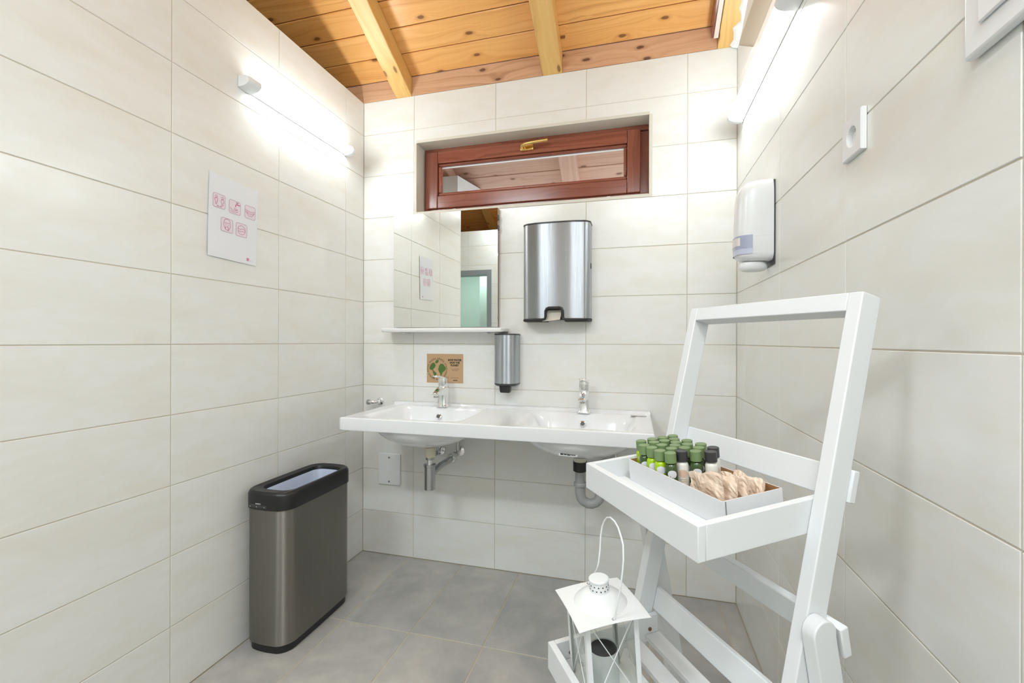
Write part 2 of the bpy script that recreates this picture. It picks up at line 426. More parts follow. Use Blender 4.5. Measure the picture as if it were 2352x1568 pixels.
# west wall and the wall of the room beyond
mb = MB(); mb.box((-2.92, YS-1.6, 0), (-2.80, YB+.16, 2.50)); mb.add([(x, y, z) for x in (-2.92, -2.80) for y, z in ((YS-1.6, 2.5), (YB+.16, 2.5), (YB+.16, roofz(YB+.16)+.015), (RIDGE, roofz(RIDGE)+.015), (YS-1.6, roofz(YS-1.6)+.015))], [(0,1,2,3,4),(9,8,7,6,5)]+[(i,(i+1)%5,5+(i+1)%5,5+i) for i in range(5)]); struct('wall_west', mb, M_PLAIN, 'pale painted wall left of the entrance, outside the picture', 'wall')
mb = MB(); mb.box((-2.80, YB, 0), (XL-.125, YB+.16, TOP+.085)); struct('wall_back_annex', mb, M_PLAIN, 'plain wall behind the left wall, out of sight', 'wall')
mb = MB(); mb.box((-2.80, YL0, 0), (XL-.121, YL0+.1, TOP)); struct('wall_return', mb, M_PLAIN, 'pale wall returning from the end of the left wall', 'wall')
mb = MB(); mb.box((-2.92, YS-1.72, 0), (XR+.14, YS-1.6, 3.2)); mb.box((-2.08, YS-1.6, 0), (-1.98, YS-.95, 2.6)); struct('wall_next_room', mb, M_ROOM, 'pale green wall of the room beyond the doorway', 'wall')
# door frame + open leaf
d1 = thing('door_1', 'grey framed doorway standing open, reflected in the mirror', 'door', T(0, 0, 0)); d1['kind'] = 'structure'
mb = MB(); mb.box((DX1-.055, YS-.13, 0), (DX1, YS+.015, DZ)); mb.box((DX0, YS-.13, 0), (DX0+.055, YS+.015, DZ)); mb.box((DX0+.055, YS-.13, DZ-.055), (DX1-.055, YS+.015, DZ)); mb.build('door_frame', mat('grey_frame', (.28, .31, .33), .4), d1)
mb = MB(); mb.box((DX1-.10, YS-.95, .01), (DX1-.058, YS-.14, DZ-.06)); mb.build('door_leaf', M_DOORG, d1)
mb = MB(); mb.box((-2.80, YS-1.6, 2.40), (XR+.13, YS-.122, 2.44)); struct('ceiling_next_room', mb, M_PLAIN, 'flat ceiling of the room beyond the doorway, out of sight', 'ceiling')
# floor
mb = MB(); mb.box((-2.92, YS-1.7, -.12), (XR+.14, YB+.16, -.0018)); fl = struct('floor', mb, M_FGROUT, 'floor of grey stone-look tiles', 'floor')
MFL = plane_M((0, 0, 0), (1, 0, 0), (0, 1, 0))
for rc in [(a_, b_, c_, d_) for a_, c_ in zip(cuts(XL, XR, -1.144, .2995)[:-1], cuts(XL, XR, -1.144, .2995)[1:]) for b_, d_ in zip(cuts(YS, YB, 1.594, .6)[:-1], cuts(YS, YB, 1.594, .6)[1:])]:
    tile_obj([rc], True, MFL, M_FLOOR, fl, .004, .0024)
for rc in [(a_, b_, c_, d_) for a_, c_ in zip(cuts(-2.8, XL, -1.144, .2995)[:-1], cuts(-2.8, XL, -1.144, .2995)[1:]) for b_, d_ in zip(cuts(YS, YL0, 1.594, .6)[:-1], cuts(YS, YL0, 1.594, .6)[1:])]:
    tile_obj([rc], True, MFL, M_FLOOR, fl, .004, .0024)

# ------------------------------------------------------------------ roof: deck, planks, beams
YE = 3.25                                              # eave outside
mb = MB()
t_ = .03; X0, X1 = -2.95, XR+.16
mb.add([(x, y, roofz(y)+dz) for x in (X0, X1) for y in (YE, RIDGE, YS-1.75) for dz in (.020, .06)],
       [(0,2,3,1),(2,4,5,3),(6,7,9,8),(8,9,11,10),(0,6,8,2),(2,8,10,4),(1,3,9,7),(3,5,11,9),(0,1,7,6),(4,10,11,5)])
ce = struct('ceiling', mb, mat('roof_deck', (.20, .12, .06), .8), 'pitched timber roof of pine planks on rafters', 'ceiling')
ca, sa = math.cos(R(26.3)), math.sin(R(26.3))
pitchp = .1195
def slopeM(y, side):                                   # local x = world x, y = down the slope, z = outward (up)
    if side > 0: u, v = Vector((1, 0, 0)), Vector((0, ca, -sa))
    else: u, v = Vector((-1, 0, 0)), Vector((0, -ca, -sa))
    n = u.cross(v)
    return Matrix(((u.x, v.x, n.x, 0), (u.y, v.y, n.y, y), (u.z, v.z, n.z, roofz(y)), (0, 0, 0, 1)))
def plank(y, side, x0, x1, m):
    mb = MB(); g = .0016; c = .003; wy = pitchp
    j = random.uniform(-.0008, .0008)
    xa, xb = (x0, x1) if side > 0 else (-x1, -x0)
    xm = (xa+xb)/2; h = (xb-xa)/2
    l0 = [(-h, g, .019), (h, g, .019), (h, wy-g, .019), (-h, wy-g, .019)]
    l1 = [(x, y_, c+j) for x, y_, _ in l0]
    l2 = [(-h, g+c, j), (h, g+c, j), (h, wy-g-c, j), (-h, wy-g-c, j)]
    mb.loft([l0, l1, l2], True, True)
    return mb.build('plank', m, ce, M=slopeM(y, side) @ T(xm, 0, 0))
k = 0
y = YB - 0.0
ys = []
while y > RIDGE+.02: y -= pitchp*ca; ys.append(y)
for y in ys: plank(y, 1, X0+.02, XR+.13, M_PLANK)
y = YB
while y < YE-.12: plank(y, 1, X0+.02, XR+.13, M_SOFFIT); y += pitchp*ca
y = RIDGE
while y > YS-1.5: plank(y, -1, X0+.02, XR+.13, M_PLANK); y -= pitchp*ca
BD = .10*ca                                            # rafter depth, square to the slope
def beam(x0, x1, ya, yb_, side, m=None):
    L = abs(yb_-ya)/ca + (.05 if abs(yb_-YB) < 1e-6 else 0); mb = MB(); wd = x1-x0
    mb.box((0, -wd/2, -BD), (L, wd/2, -.0005))
    S = slopeM(ya, side)
    # local x must run along the rafter for the grain
    M = S @ Matrix(((0, -1, 0, (x0+x1)/2*(1 if side > 0 else -1)), (1, 0, 0, 0), (0, 0, 1, 0), (0, 0, 0, 1)))
    return mb.build('rafter', m or M_BEAM, ce, bevel=.004, M=M)
BX = [(-2.81, -2.71), (-2.02, -1.925), (-1.227, -1.136), (-.437, -.340), (.345, .430)]
for x0, x1 in BX:
    beam(x0, x1, RIDGE+.02, YB, 1); beam(x0, x1, YB+.165, YE-.1, 1, M_SOFFIT); beam(x0, x1, RIDGE-.02, YS-1.5, -1)
# upright boards between the rafters on top of the back wall
ed = [XL-.12] + [v for b_ in BX[2:] for v in b_]
segs = [(XL-.121, BX[2][0]), (BX[2][1], BX[3][0]), (BX[3][1], BX[4][0])]
for x0, x1 in segs:
    mb = MB(); mb.box((-(x1-x0)/2+.001, -.045, -.024), ((x1-x0)/2-.001, .052, 0)); mb.build('fascia_board', M_FASCIA, ce, M=T((x0+x1)/2, YB-.001, TOP+.0455) @ RX(R(90)))
# white cable trunking along the last rafter
mb = MB(); mb.box((0, -.009, -BD*.95), ((YB-RIDGE)/ca, .009, -.001)); S = slopeM(RIDGE, 1) @ Matrix(((0, -1, 0, .333), (1, 0, 0, 0), (0, 0, 1, 0), (0, 0, 0, 1)))
ct = mb.build('cable_trunking', mat('beige_trunking', (.72, .62, .54), .4), ce, M=S); ct['label'] = 'pale beige strip beside the last rafter'
mb = MB(); mb.box((0, -.004, -BD*.9), ((YB-RIDGE)/ca, .004, -.001)); S = slopeM(RIDGE, 1) @ Matrix(((0, -1, 0, .3185), (1, 0, 0, 0), (0, 0, 1, 0), (0, 0, 0, 1)))
mb.build('shadow_strip', M_MAHOG, ce, M=S)  # brown strip standing in for the shadow left of the trunking
# outer wall below the eave, seen through the glass
mb = MB(); mb.prism([(-1.9, 2.60), (-1.06, 2.60), (-1.0, 2.9), (-1.9, 2.9)], 0, 2.16)
struct('wall_outside', mb, mat('white_render', (.80, .82, .84), .8), 'white rendered wall outside behind the window glass', 'wall')
mb = MB(); mb.box((-5, YB+.17, -.3), (4, 8, -.12)); struct('ground_outside', mb, mat('outside_paving', (.5, .48, .45), .9), 'paved ground outside the window, out of sight', 'ground')

# ------------------------------------------------------------------ window
wn = thing('window_1', 'mahogany bottom-hung window with brass handle, high in back wall', 'window', T(-.524, 2.24, 1.81)); wn['kind'] = 'structure'
def wp(name, x0, x1, z0, z1, yf, yb_, m=M_MAHOG, parent=wn, bevel=.004, off=True):
    mb = MB(); cx, cz = (x0+x1)/2, (z0+z1)/2
    long_x = (x1-x0) > (z1-z0)
    L, Wd = ((x1-x0), (z1-z0)) if long_x else ((z1-z0), (x1-x0))
    mb.box((-L/2, -Wd/2, 0), (L/2, Wd/2, yb_-yf))
    M = Matrix(((1,0,0,0),(0,0,1,0),(0,1,0,0),(0,0,0,1))) if long_x else Matrix(((0,1,0,0),(0,0,1,0),(1,0,0,0),(0,0,0,1)))
    return mb.build(name, m, parent, bevel=bevel, M=T(cx+.524, yf-2.24, cz-1.81) @ M)
a, b, c, d = WIN
# fixed frame
wp('frame_head', a, c, 2.150, d, 2.246, 2.31); wp('frame_jamb', a, a+.03, b, 2.150, 2.246, 2.31); wp('frame_jamb', c-.045, c, b, 2.150, 2.258, 2.31); wp('frame_sill', a, c, b, 1.850, 2.243, 2.31)
# sash
sx0, sx1, sz0, sz1 = -1.092, .022, 1.848, 2.152
sash = tag(wp('sash_rail', sx0+.066, sx1-.062, 2.089, sz1, 2.231, 2.285))
wp('sash_rail', sx0+.066, sx1-.062, sz0, 1.916, 2.231, 2.285)
wp('sash_stile', sx0, sx0+.0655, sz0, sz1, 2.229, 2.285); wp('sash_stile', sx1-.0615, sx1, sz0, sz1, 2.229, 2.285)
gx0, gx1, gz0, gz1 = -1.026, -.040, 1.916, 2.089
for nm, x0, x1, z0, z1 in (('glazing_bead', gx0, gx1, gz1-.014, gz1), ('glazing_bead', gx0, gx1, gz0, gz0+.018), ('glazing_bead', gx0, gx0+.018, gz0+.018, gz1-.014), ('glazing_bead', gx1-.016, gx1, gz0+.018, gz1-.014)):
    wp(nm, x0, x1, z0, z1, 2.240, 2.268, bevel=.006)
wp('pane_seal', gx0+.016, gx1-.014, gz1-.020, gz1-.0145, 2.256, 2.262, M_SHELF, bevel=0)
wp('pane', gx0+.01, gx1-.008, gz0+.01, gz1-.008, 2.264, 2.268, M_PANE, bevel=0)
# brass handle
hd = MB().box((-.565+.524, -.024, .292), (-.497+.524, -.009, .322)).build('handle_plate', M_BRASS, wn, bevel=.004)
mb = MB(); mb.tube([(-.545+.524, -.012, .308), (-.545+.524, -.048, .308)], .009, 12); mb.build('handle_neck', M_BRASS, hd, True)
mb = MB(); mb.tube([(-.553+.524, -.048, .306), (-.53+.524, -.053, .311), (-.49+.524, -.052, .316), (-.418+.524, -.050, .320)], [.0085, .008, .0075, .008], 12); mb.build('handle_lever', M_BRASS, hd, True)
for x in (-.919, -.125):
    mb = MB(); mb.box((x-.033+.524, -.030, .002), (x+.033+.524, -.005, .018)); h = mb.build('hinge', M_WPLAST, wn, bevel=.003)
    mb = MB(); mb.tube([(x-.008+.524, -.030, .017), (x+.008+.524, -.030, .017)], .006, 10); mb.build('hinge_pin', M_WPLAST, h, True)

# ------------------------------------------------------------------ wall lamps
def lamp(label, x, y0_, y1_, z, side, m, px, hood=False):
    t = thing('wall_lamp', label, 'lamp', T(x, (y0_+y1_)/2, z))
    L = (y1_-y0_)/2; s = side
    mb = MB(); mb.box((0 if s > 0 else -.012, -L+.01, -.020), (.012 if s > 0 else 0, L-.01, .020)); mb.build('base_plate', M_WPLAST, t, bevel=.002)
    n = 14; prof = []
    for i in range(n+1):
        a_ = math.pi*i/n - math.pi/2
        prof.append((s*(.014+(px-.016)*math.cos(a_)), .019*math.sin(a_)))
    lp = [[(p, yy, q) for p, q in prof] for yy in (-L+.055, L-.03)]
    mb = MB(); mb.loft(lp); mb.build('diffuser', m, t, True)
    if hood:                                            # opaque upper half of the fixture
        hp_ = [(s*(.014+(px-.0135)*math.cos(R(a_))), .0215*math.sin(R(a_))) for a_ in range(12, 91, 6)] + [(s*.013, .0215)]
        hp_ += [(s*(.014+(px-.0148)*math.cos(R(a_))), .0200*math.sin(R(a_))) for a_ in range(90, 11, -6)]
        mb = MB(); mb.loft([[(a_, yy, b_) for a_, b_ in hp_] for yy in (-L+.056, L-.031)]); mb.build('top_housing', M_WPLAST, t, True)
    for e0, e1 in ((-L, -L+.054), (L-.029, L)):
        prof2 = []
        for i in range(n+1):
            a_ = math.pi*i/n - math.pi/2
            prof2.append((s*(.001+(px)*max(0, math.cos(a_))**.7), .024*math.sin(a_)))
        mid = (e0+e1)/2; out = e0 if abs(e0) > abs(e1) else e1; inn = e1 if out == e0 else e0
        lps = [[(p, inn, q) for p, q in prof2], [(p, out+(inn-out)*.25, q) for p, q in prof2], [(p*.9, out, q*.85) for p, q in prof2]]
        mb = MB(); mb.loft(lps); mb.build('end_cap', M_WPLAST2, t, True)
    return t
lamp('lit white tube lamp on the left wall above the paper notice', XL, 1.345, 2.005, 2.098, 1, M_LAMPL, .055)
lamp('lit white tube lamp on the right wall above the white soap dispenser', XR, 1.335, 2.06, 2.064, -1, M_LAMPR, .058)

# ------------------------------------------------------------------ waste bin
bn = thing('waste_bin', 'slim brushed steel waste bin with black rim by the left wall', 'bin', T(-1.3035, 1.548, 0))
BW, BL = .190, .383
def bl(ins, z, bul=(.003, .012), cy=0, dl_=0): return rrect(BW-2*ins, BL-2*ins-dl_, .046-ins*.5, 8, z=z, bulge=bul, cy=cy)
def bo(ins, z): return bl(ins, z, (.002, .006), .012, .012)
mb = MB(); mb.loft([bl(.010, 0), bl(.006, .003), bl(.006, .034)]); mb.build('base', M_BLACK, bn, True)
mb = MB(); mb.loft([bl(.002, .030), bl(.0, .033), bl(.0, .528)], True, False); bd = mb.build('body', M_STEEL, bn, True)
mb = MB(); mb.loft([bl(.004, .518), bl(-.004, .522), bl(-.004, .572), bl(0, .582), bl(.006, .586), bo(.026, .580), bo(.029, .572), bo(.031, .545), bl(.012, .53)], False, False); rm = mb.build('rim', M_BLACK, bn, True)
mb = MB(); mb.box((-.055, -BL/2-.0165, .527), (.020, -BL/2-.002, .540)); mb.build('grip_recess', M_DGREY, rm, bevel=.003)
mb = MB(); mb.box((-.028, -BL/2-.0172, .5425), (-.006, -BL/2-.0160, .5455)); mb.build('rim_mark', mat('grey_print', (.5, .5, .5), .5), rm)
for x in (-.052, -.024, .01):
    mb = MB(); mb.lathe([(.0022, 0), (.0018, .0015)], 8, T(x, -BL/2-.0155, .533) @ RX(R(90))); mb.build('rivet', M_CHROME, rm, True)
mb = MB(); loops = []
for z, ins in ((.566, .0325), (.545, .036), (.50, .040), (.40, .044), (.25, .044), (.12, .050)):
    loops.append([(x+random.uniform(-.003, .003), y+random.uniform(-.003, .003), zz+random.uniform(-.004, .004)) for x, y, zz in bo(ins, z)])
loops[0] = bo(.0315, .5675)
mb.loft(loops, False, True); mb.build('bin_liner', M_LINER, bn, True)

# ------------------------------------------------------------------ double basin
bs = thing('double_washbasin', 'white ceramic double washbasin spanning the back wall below the window', 'washbasin', T(-.57, YB, .812))
bx0, bx1, by0, by1 = -.638, .634, -.488, -.001        # local
def smooth(e0, e1, x):
    t = max(0, min(1, (x-e0)/(e1-e0))); return t*t*(3-2*t)
BOWLS = ((-.345, .235), (.345, .235))
def hz(x, y):
    z = 0.0
    for cx, hw in BOWLS:
        dx = abs(x-cx)
        fx = 1-smooth(hw-.09, hw, dx)
        fy = min(smooth(-.460, -.33, y), 1-smooth(-.150, -.082, y))
        z -= .105*min(fx, 1)*fy
    if y > -.050: z += .010*smooth(-.050, -.040, y)
    return z
nx, ny = 200, 104
YS_ = [by0+(-.056-by0)*j/90 for j in range(91)] + [-.056+.022*j/11 for j in range(1, 12)] + [-.024, -.010, by1]; ny = len(YS_)-1
mb = MB(); vs = []; fs = []
for j in range(ny+1):
    for i in range(nx+1):
        x = bx0+(bx1-bx0)*i/nx; y = YS_[j]
        vs.append((x, y, hz(x, y)))
W_ = nx+1
for j in range(ny):
    for i in range(nx): fs.append((j*W_+i, j*W_+i+1, (j+1)*W_+i+1, (j+1)*W_+i))
n0 = len(vs)
ring = [i for i in range(W_)] + [j*W_+nx for j in range(1, ny+1)] + [ny*W_+i for i in range(nx-1, -1, -1)] + [j*W_ for j in range(ny-1, 0, -1)]
cxm, cym = 0, -.25
ro = [vs[i] for i in ring]
def off(p, d, z): return (p[0]+(d if p[0] > bx1-1e-6 else -d if p[0] < bx0+1e-6 else 0), p[1]-(d if p[1] < by0+1e-6 else 0), z)
r1 = [off(p, .004, p[2]-.004) for p in ro]; r2_ = [off(p, .004, -.050) for p in ro]; r3_ = [off(p, .0, -.054) for p in ro]
b_ = len(vs); vs += r1+r2_+r3_; N = len(ring)
for i in range(N):
    j = (i+1) % N
    fs += [(ring[i], b_+i, b_+j, ring[j]), (b_+i, b_+N+i, b_+N+j, b_+j), (b_+N+i, b_+2*N+i, b_+2*N+j, b_+N+j)]
# underside sheet follows the bowls
u0_ = len(vs)
def hzu(x, y):
    z = 0
    for cx, hw in BOWLS:
        a_ = (x-cx)/(hw+.002); b2 = (y+.262)/.215
        q = a_*a_+b2*b2
        if q < 1: z = max(z, (1-q)**.62)
    return -.054-.098*z if z > 0 else -.0535
for j in range(ny+1):
    for i in range(nx+1):
        x = bx0+(bx1-bx0)*i/nx; y = YS_[j]
        vs.append((x, y, hzu(x, y)))
for j in range(ny):
    for i in range(nx): fs.append((u0_+j*W_+i, u0_+(j+1)*W_+i, u0_+(j+1)*W_+i+1, u0_+j*W_+i+1))
mb.add(vs, fs); bas = mb.build('basin_body', M_CERAMIC, bs, False)
for q_ in bas.data.polygons: q_.use_smooth = True
wn_ = bas.modifiers.new('weighted', 'WEIGHTED_NORMAL'); wn_.weight = 80
for cx in (-.352, .345):
    mb = MB(); mb.lathe([(.0135, 0), (.0135, .003), (.0095, .0045), (.0085, .001)], 20, T(cx, -.122, -.042) @ RX(R(66)), cap1=False); o = mb.build('overflow_ring', M_CHROME, bs, True)
    mb = MB(); mb.lathe([(.009, 0), (.009, .0022)], 16, T(cx, -.122, -.042) @ RX(R(66))); mb.build('overflow_hole', mat('grey_overflow', (.10, .10, .10), .5), o, True)
    mb = MB(); mb.lathe([(.031, 0), (.030, .004), (.012, .006), (.001, .0065)], 24, T(cx, -.27, -.106)); mb.build('drain_plug', M_CHROME, bs, True)
mb = MB(); mb.loft([rrect(.068, .022, .009, 4, .585, -.105, .0005), rrect(.068, .022, .009, 4, .585, -.105, .0016), rrect(.060, .015, .006, 4, .585, -.105, .0018), rrect(.056, .012, .005, 4, .585, -.105, .0006)]); mb.build('soap_recess', M_DCHROME, bs, True)
st = MB(); st.box((-.036, -.001, -.014), (.036, 0, .014)); lab = st.build('basin_sticker', mat('pale_sticker', (.80, .79, .76), .5), bs, M=T(.325, -.4285, -.100) @ RX(R(-38)))
mb = MB()
for x0, x1, z0, z1 in ((-.030, -.018, -.011, -.005), (-.016, -.006, -.011, -.006), (-.004, .009, -.012, -.005), (.011, .028, -.011, -.006), (-.004, .018, .003, .005), (-.03, .03, -.001, 0)): mb.box((x0, -.0016, z0), (x1, -.0008, z1))
mb.build('sticker_print', M_BLKINK, lab)
# supply and waste under each bowl (part of the plumbing, separate things)
def tp_(name, label, M): return thing(name, label, 'pipe', M)
p = tp_('bottle_trap', 'chrome bottle trap under the left bowl of the basin', T(-.910, 1.905, .455))
mb = MB(); mb.lathe([(.027, .195), (.027, .160), (.023, .150)], 24); mb.build('waste_collar', M_CREAMPL, p, True)
mb = MB(); mb.lathe([(.0145, .108), (.0145, .152)], 20); mb.build('tail_pipe', M_CHROME, p, True)
mb = MB(); mb.lathe([(.019, .138), (.0205, .140), (.0205, .150), (.018, .152)], 20); mb.build('upper_nut', M_DCHROME, p, True)
mb = MB(); mb.lathe([(.020, 0), (.0255, .002), (.0255, .105), (.0285, .107), (.0285, .116), (.016, .119)], 24); mb.build('trap_cup', M_DCHROME, p, True)
mb = MB(); mb.tube([(.004, .012, .066), (.007, .05, .078), (.008, .10, .084), (.008, .235, .084)], [.0155]*4, 14); mb.build('outlet_arm', M_DCHROME, p, True)
mb = MB(); mb.lathe([(.028, 0), (.027, .006), (.019, .014)], 24, T(.008, .2445, .084) @ RX(R(90))); mb.build('wall_rosette', M_CHROME, p, True)
p = tp_('curved_drain_trap', 'grey plastic U-bend drain trap under the right bowl', T(-.222, 1.905, .46))
mb = MB(); mb.lathe([(.026, .195), (.026, .172)], 24); mb.build('waste_collar', M_CREAMPL, p, True)
mb = MB(); mb.lathe([(.029, .174), (.029, .135), (.024, .132)], 24); mb.build('upper_nut', M_BLACK, p, True)
pts = [(0, 0, .135), (0, 0, .075), (0, 0, .04)] + [(.042-.042*math.cos(R(a_)), .012*a_/180, .04-.042*math.sin(R(a_))) for a_ in (25, 50, 75, 100, 125, 150, 180)] + [(.084, .03, .075), (.085, .06, .10), (.085, .12, .108), (.085, .238, .11)]
mb = MB(); mb.tube(pts, .0205, 16); mb.build('bend_pipe', M_GREYPL, p, True)
mb = MB(); mb.lathe([(.0245, .070), (.0265, .073), (.0265, .084), (.0245, .087)], 20); mb.build('lower_nut', M_GREYPL, p, True)
def valve(x, z, label):
    v = thing('angle_valve', label, 'valve', T(x, YB, z))
    mb = MB(); mb.lathe([(.026, .001), (.025, .006), (.012, .012)], 24, RX(R(90))); mb.build('rosette', M_CHROME, v, True)
    mb = MB(); mb.tube([(0, -.008, 0), (0, -.052, 0)], .0105, 14); mb.build('valve_body', M_CHROME, v, True)
    mb = MB(); mb.loft([rrect(.030, .024, .009, 4, z=0), rrect(.026, .020, .008, 4, z=.014)], M=T(-.004, -.052, -.004) @ RX(R(90))); mb.build('valve_handle', M_DCHROME, v, True)
    mb = MB(); mb.tube([(0, -.034, .005), (0, -.034, .03), (.002, -.028, .07), (.0, -.022, .165)], [.009, .0075, .0055, .0055], 10); mb.build('supply_hose', M_DCHROME, v, True)
valve(-.858, .579, 'chrome angle valve on the back wall, right of the bottle trap')
valve(-.966, .577, 'chrome angle valve on the back wall, half hidden behind the bottle trap')
valve(-.085, .580, 'chrome angle valve on the back wall, right of the grey U-bend trap')
mb = MB(); mb.lathe([(.0042, 0), (.0042, .0006)], 12, T(-.2545, YB-.0003, .452) @ RX(R(90))); mb.build('drill_hole', M_PERF, wb)
# faucets
def faucet(x, label):
    f = thing('basin_faucet', label, 'faucet', T(x, 2.075, .8125))
    mb = MB(); mb.loft([rrect(.060, .052, .014, 5, z=0), rrect(.060, .052, .014, 5, z=.004), rrect(.050, .046, .016, 5, 0, .0, .010), rrect(.047, .044, .016, 5, 0, 0, .06), rrect(.047, .046, .016, 5, 0, .001, .098)]); mb.build('faucet_body', M_CHROME, f, True)
    lp = []
    for y, zt, zb, wd in ((.018, .104, .060, .047), (-.02, .101, .058, .046), (-.055, .090, .060, .042), (-.092, .079, .062, .036), (-.102, .076, .064, .032)):
        lp.append([(px_, y, pz) for px_, pz in [(-wd/2, zb+.006), (-wd/2+.006, zb), (wd/2-.006, zb), (wd/2, zb+.006), (wd/2, zt-.006), (wd/2-.006, zt), (-wd/2+.006, zt), (-wd/2, zt-.006)]])
    mb = MB(); mb.loft(lp); mb.build('spout', M_CHROME, f, True, bevel=.003)
    mb = MB(); mb.lathe([(.0125, .012), (.0125, .001), (.010, 0)], 18, T(0, -.083, .053)); mb.build('aerator', M_DCHROME, f, True)
    mb = MB(); mb.loft([rrect(.044, .044, .018, 6, z=.098), rrect(.046, .046, .019, 6, z=.106), rrect(.046, .046, .019, 6, z=.136), rrect(.044, .044, .018, 6, z=.141)]); h = mb.build('handle_hub', M_CHROME, f, True)
    mb = MB(); mb.loft([[(-.021, .02, .137), (.021, .02, .137), (.021, .02, .149), (-.021, .02, .149)], [(-.021, -.02, .140), (.021, -.02, .140), (.021, -.02, .150), (-.021, -.02, .150)], [(-.015, -.088, .154), (.015, -.088, .154), (.015, -.088, .160), (-.015, -.088, .160)]]); mb.build('lever', M_CHROME, h, True, bevel=.003)
faucet(-.920, 'chrome single-lever faucet over the left bowl, below the kraft notice card')
faucet(-.224, 'chrome single-lever faucet over the right bowl, nearer the white rack')
# ------------------------------------------------------------------ things on the back wall
mr = thing('wall_mirror', 'frameless rectangular mirror over the left bowl of the basin', 'mirror', T(-.937, YB, 1.50))
mb = MB(); mb.box((-.284, -.026, -.292), (.284, -.0005, .292)); mb.build('mirror_backing', M_MIRRORBACK, mr)
mb = MB(); mb.box((-.285, -.0302, -.293), (.285, -.0262, .293)); mb.build('mirror_glass', M_MIRROR, mr, bevel=.0008, seg=1)
for z in (.195, .245):
    mb = MB(); mb.box((.2852, -.034, z-.012), (.290, -.018, z+.012)); mb.build('mirror_clip', M_DGREY, mr, bevel=.001)
sh = thing('mirror_shelf', 'narrow white shelf along the bottom edge of the mirror', 'shelf', T(-.93, YB, 1.192))
mb = MB()
def shl(z, i): return [(x, y, z) for x, y in [(-.323+i, -.001), (-.323+i, -.085), (-.315+i, -.108), (-.295, -.12+i), (.295, -.12+i), (.318-i, -.108), (.326-i, -.085), (.326-i, -.001)]]
mb.loft([shl(-.010, .003), shl(-.007, 0), shl(.007, 0), shl(.010, .003)]); mb.build('shelf_board', M_SHELF, sh, True)
for x in (-.22, .22):
    mb = MB(); mb.box((x-.012, -.06, -.016), (x+.012, -.001, -.0103)); mb.build('shelf_bracket', M_WPLAST2, sh, bevel=.002)
# paper towel dispenser
pd = thing('paper_towel_dispenser', 'large brushed steel paper towel dispenser right of the mirror', 'towel dispenser', T(-.355, YB, 1.227))
hw, dp, HH = .157, .102, .46
def pl(ins, z, d=dp): 
    pts = [(-hw+ins, -.002), (-hw+ins, -d+.042)]
    for k in range(1, 8): a_ = R(90*k/7); pts.append((-hw+ins+.036-.036*math.cos(a_), -d+.042-.036*math.sin(a_)*.9))
    for k in range(1, 8): xx = -hw+.036+(2*hw-.072)*k/8; pts.append((xx, -d+.0056-.006*(1-((xx)/(hw-.036))**2)))
    for k in range(0, 8): a_ = R(90-90*k/7); pts.append((hw-ins-.036+.036*math.cos(a_), -d+.042-.036*math.sin(a_)*.9))
    pts.append((hw-ins, -.002))
    return [(x, y, z) for x, y in pts]
# steel cover with the notch cut out: built as strips around the notch
cov = MB(); base = pl(0, 0); n = len(base); NX0, NX1, NZ = -.042, .036, .064
for i in range(n-1):
    (x0, ya, _), (x1, yb2, _) = base[i], base[i+1]
    # split segments on the notch edges
    cutx = sorted(set([x0, x1] + [c_ for c_ in (NX0, NX1) if x0 < c_ < x1]))
    for u_, v_ in zip(cutx[:-1], cutx[1:]) if x1 > x0+1e-6 else [(x0, x1)]:
        fa = 0 if x1 <= x0+1e-6 else (u_-x0)/(x1-x0); fb = 1 if x1 <= x0+1e-6 else (v_-x0)/(x1-x0)
        A = (u_, ya+(yb2-ya)*fa); B_ = (v_, ya+(yb2-ya)*fb)
        infront = ya < -.06 and NX0-1e-6 <= min(u_, v_) and max(u_, v_) <= NX1+1e-6
        z0 = NZ if infront else .016
        cov.add([(A[0], A[1], z0), (B_[0], B_[1], z0), (B_[0], B_[1], HH-.006), (A[0], A[1], HH-.006)], [(0, 1, 2, 3)])
co = cov.build('steel_cover', M_STEEL2, pd, False)
bm = bmesh.new(); bm.from_mesh(co.data); bmesh.ops.remove_doubles(bm, verts=bm.verts, dist=1e-5); bmesh.ops.recalc_face_normals(bm, faces=bm.faces); bm.to_mesh(co.data); bm.free()
for q in co.data.polygons: q.use_smooth = True
mb = MB(); mb.loft([pl(-.002, HH-.007), pl(-.002, HH-.001), pl(.004, HH+.001)]); mb.build('top_cap', M_BLACK, pd, True)
mb = MB()                                               # inner body, dark
mb.box((-hw+.006, -.055, .012), (hw-.006, -.003, HH-.008)); mb.build('inner_body', M_DGREY, pd)
mb = MB(); path = [(-hw-.001, -.045, .010), (-hw+.012, -.086, .010), (-hw+.05, -dp-.001, .010), (NX0-.014, -dp-.009, .010), (NX0-.003, -dp-.009, .014), (NX0, -dp-.009, .024), (NX0, -dp-.0085, NZ-.014), (NX0+.005, -dp-.0085, NZ-.004), (NX0+.014, -dp-.0085, NZ), (NX1-.014, -dp-.0085, NZ), (NX1-.005, -dp-.0085, NZ-.004), (NX1, -dp-.0085, NZ-.014), (NX1, -dp-.009, .024), (NX1+.003, -dp-.009, .014), (NX1+.014, -dp-.009, .010), (hw-.05, -dp-.001, .010), (hw-.012, -.086, .010), (hw+.001, -.045, .010)]
mb.tube(path, .0062, 10); mb.build('black_trim', M_BLACK, pd, True)
for s_ in (-1, 1):
    mb = MB(); mb.box((s_*(hw-.001)-.003, -.05, .003), (s_*(hw-.001)+.003, -.002, .018)); mb.build('bottom_side', M_BLACK, pd, bevel=.002)
mb = MB(); mb.box((-hw+.01, -.085, .002), (NX0-.006, -.004, .010)); mb.build('bottom_plate', M_BLACK, pd)
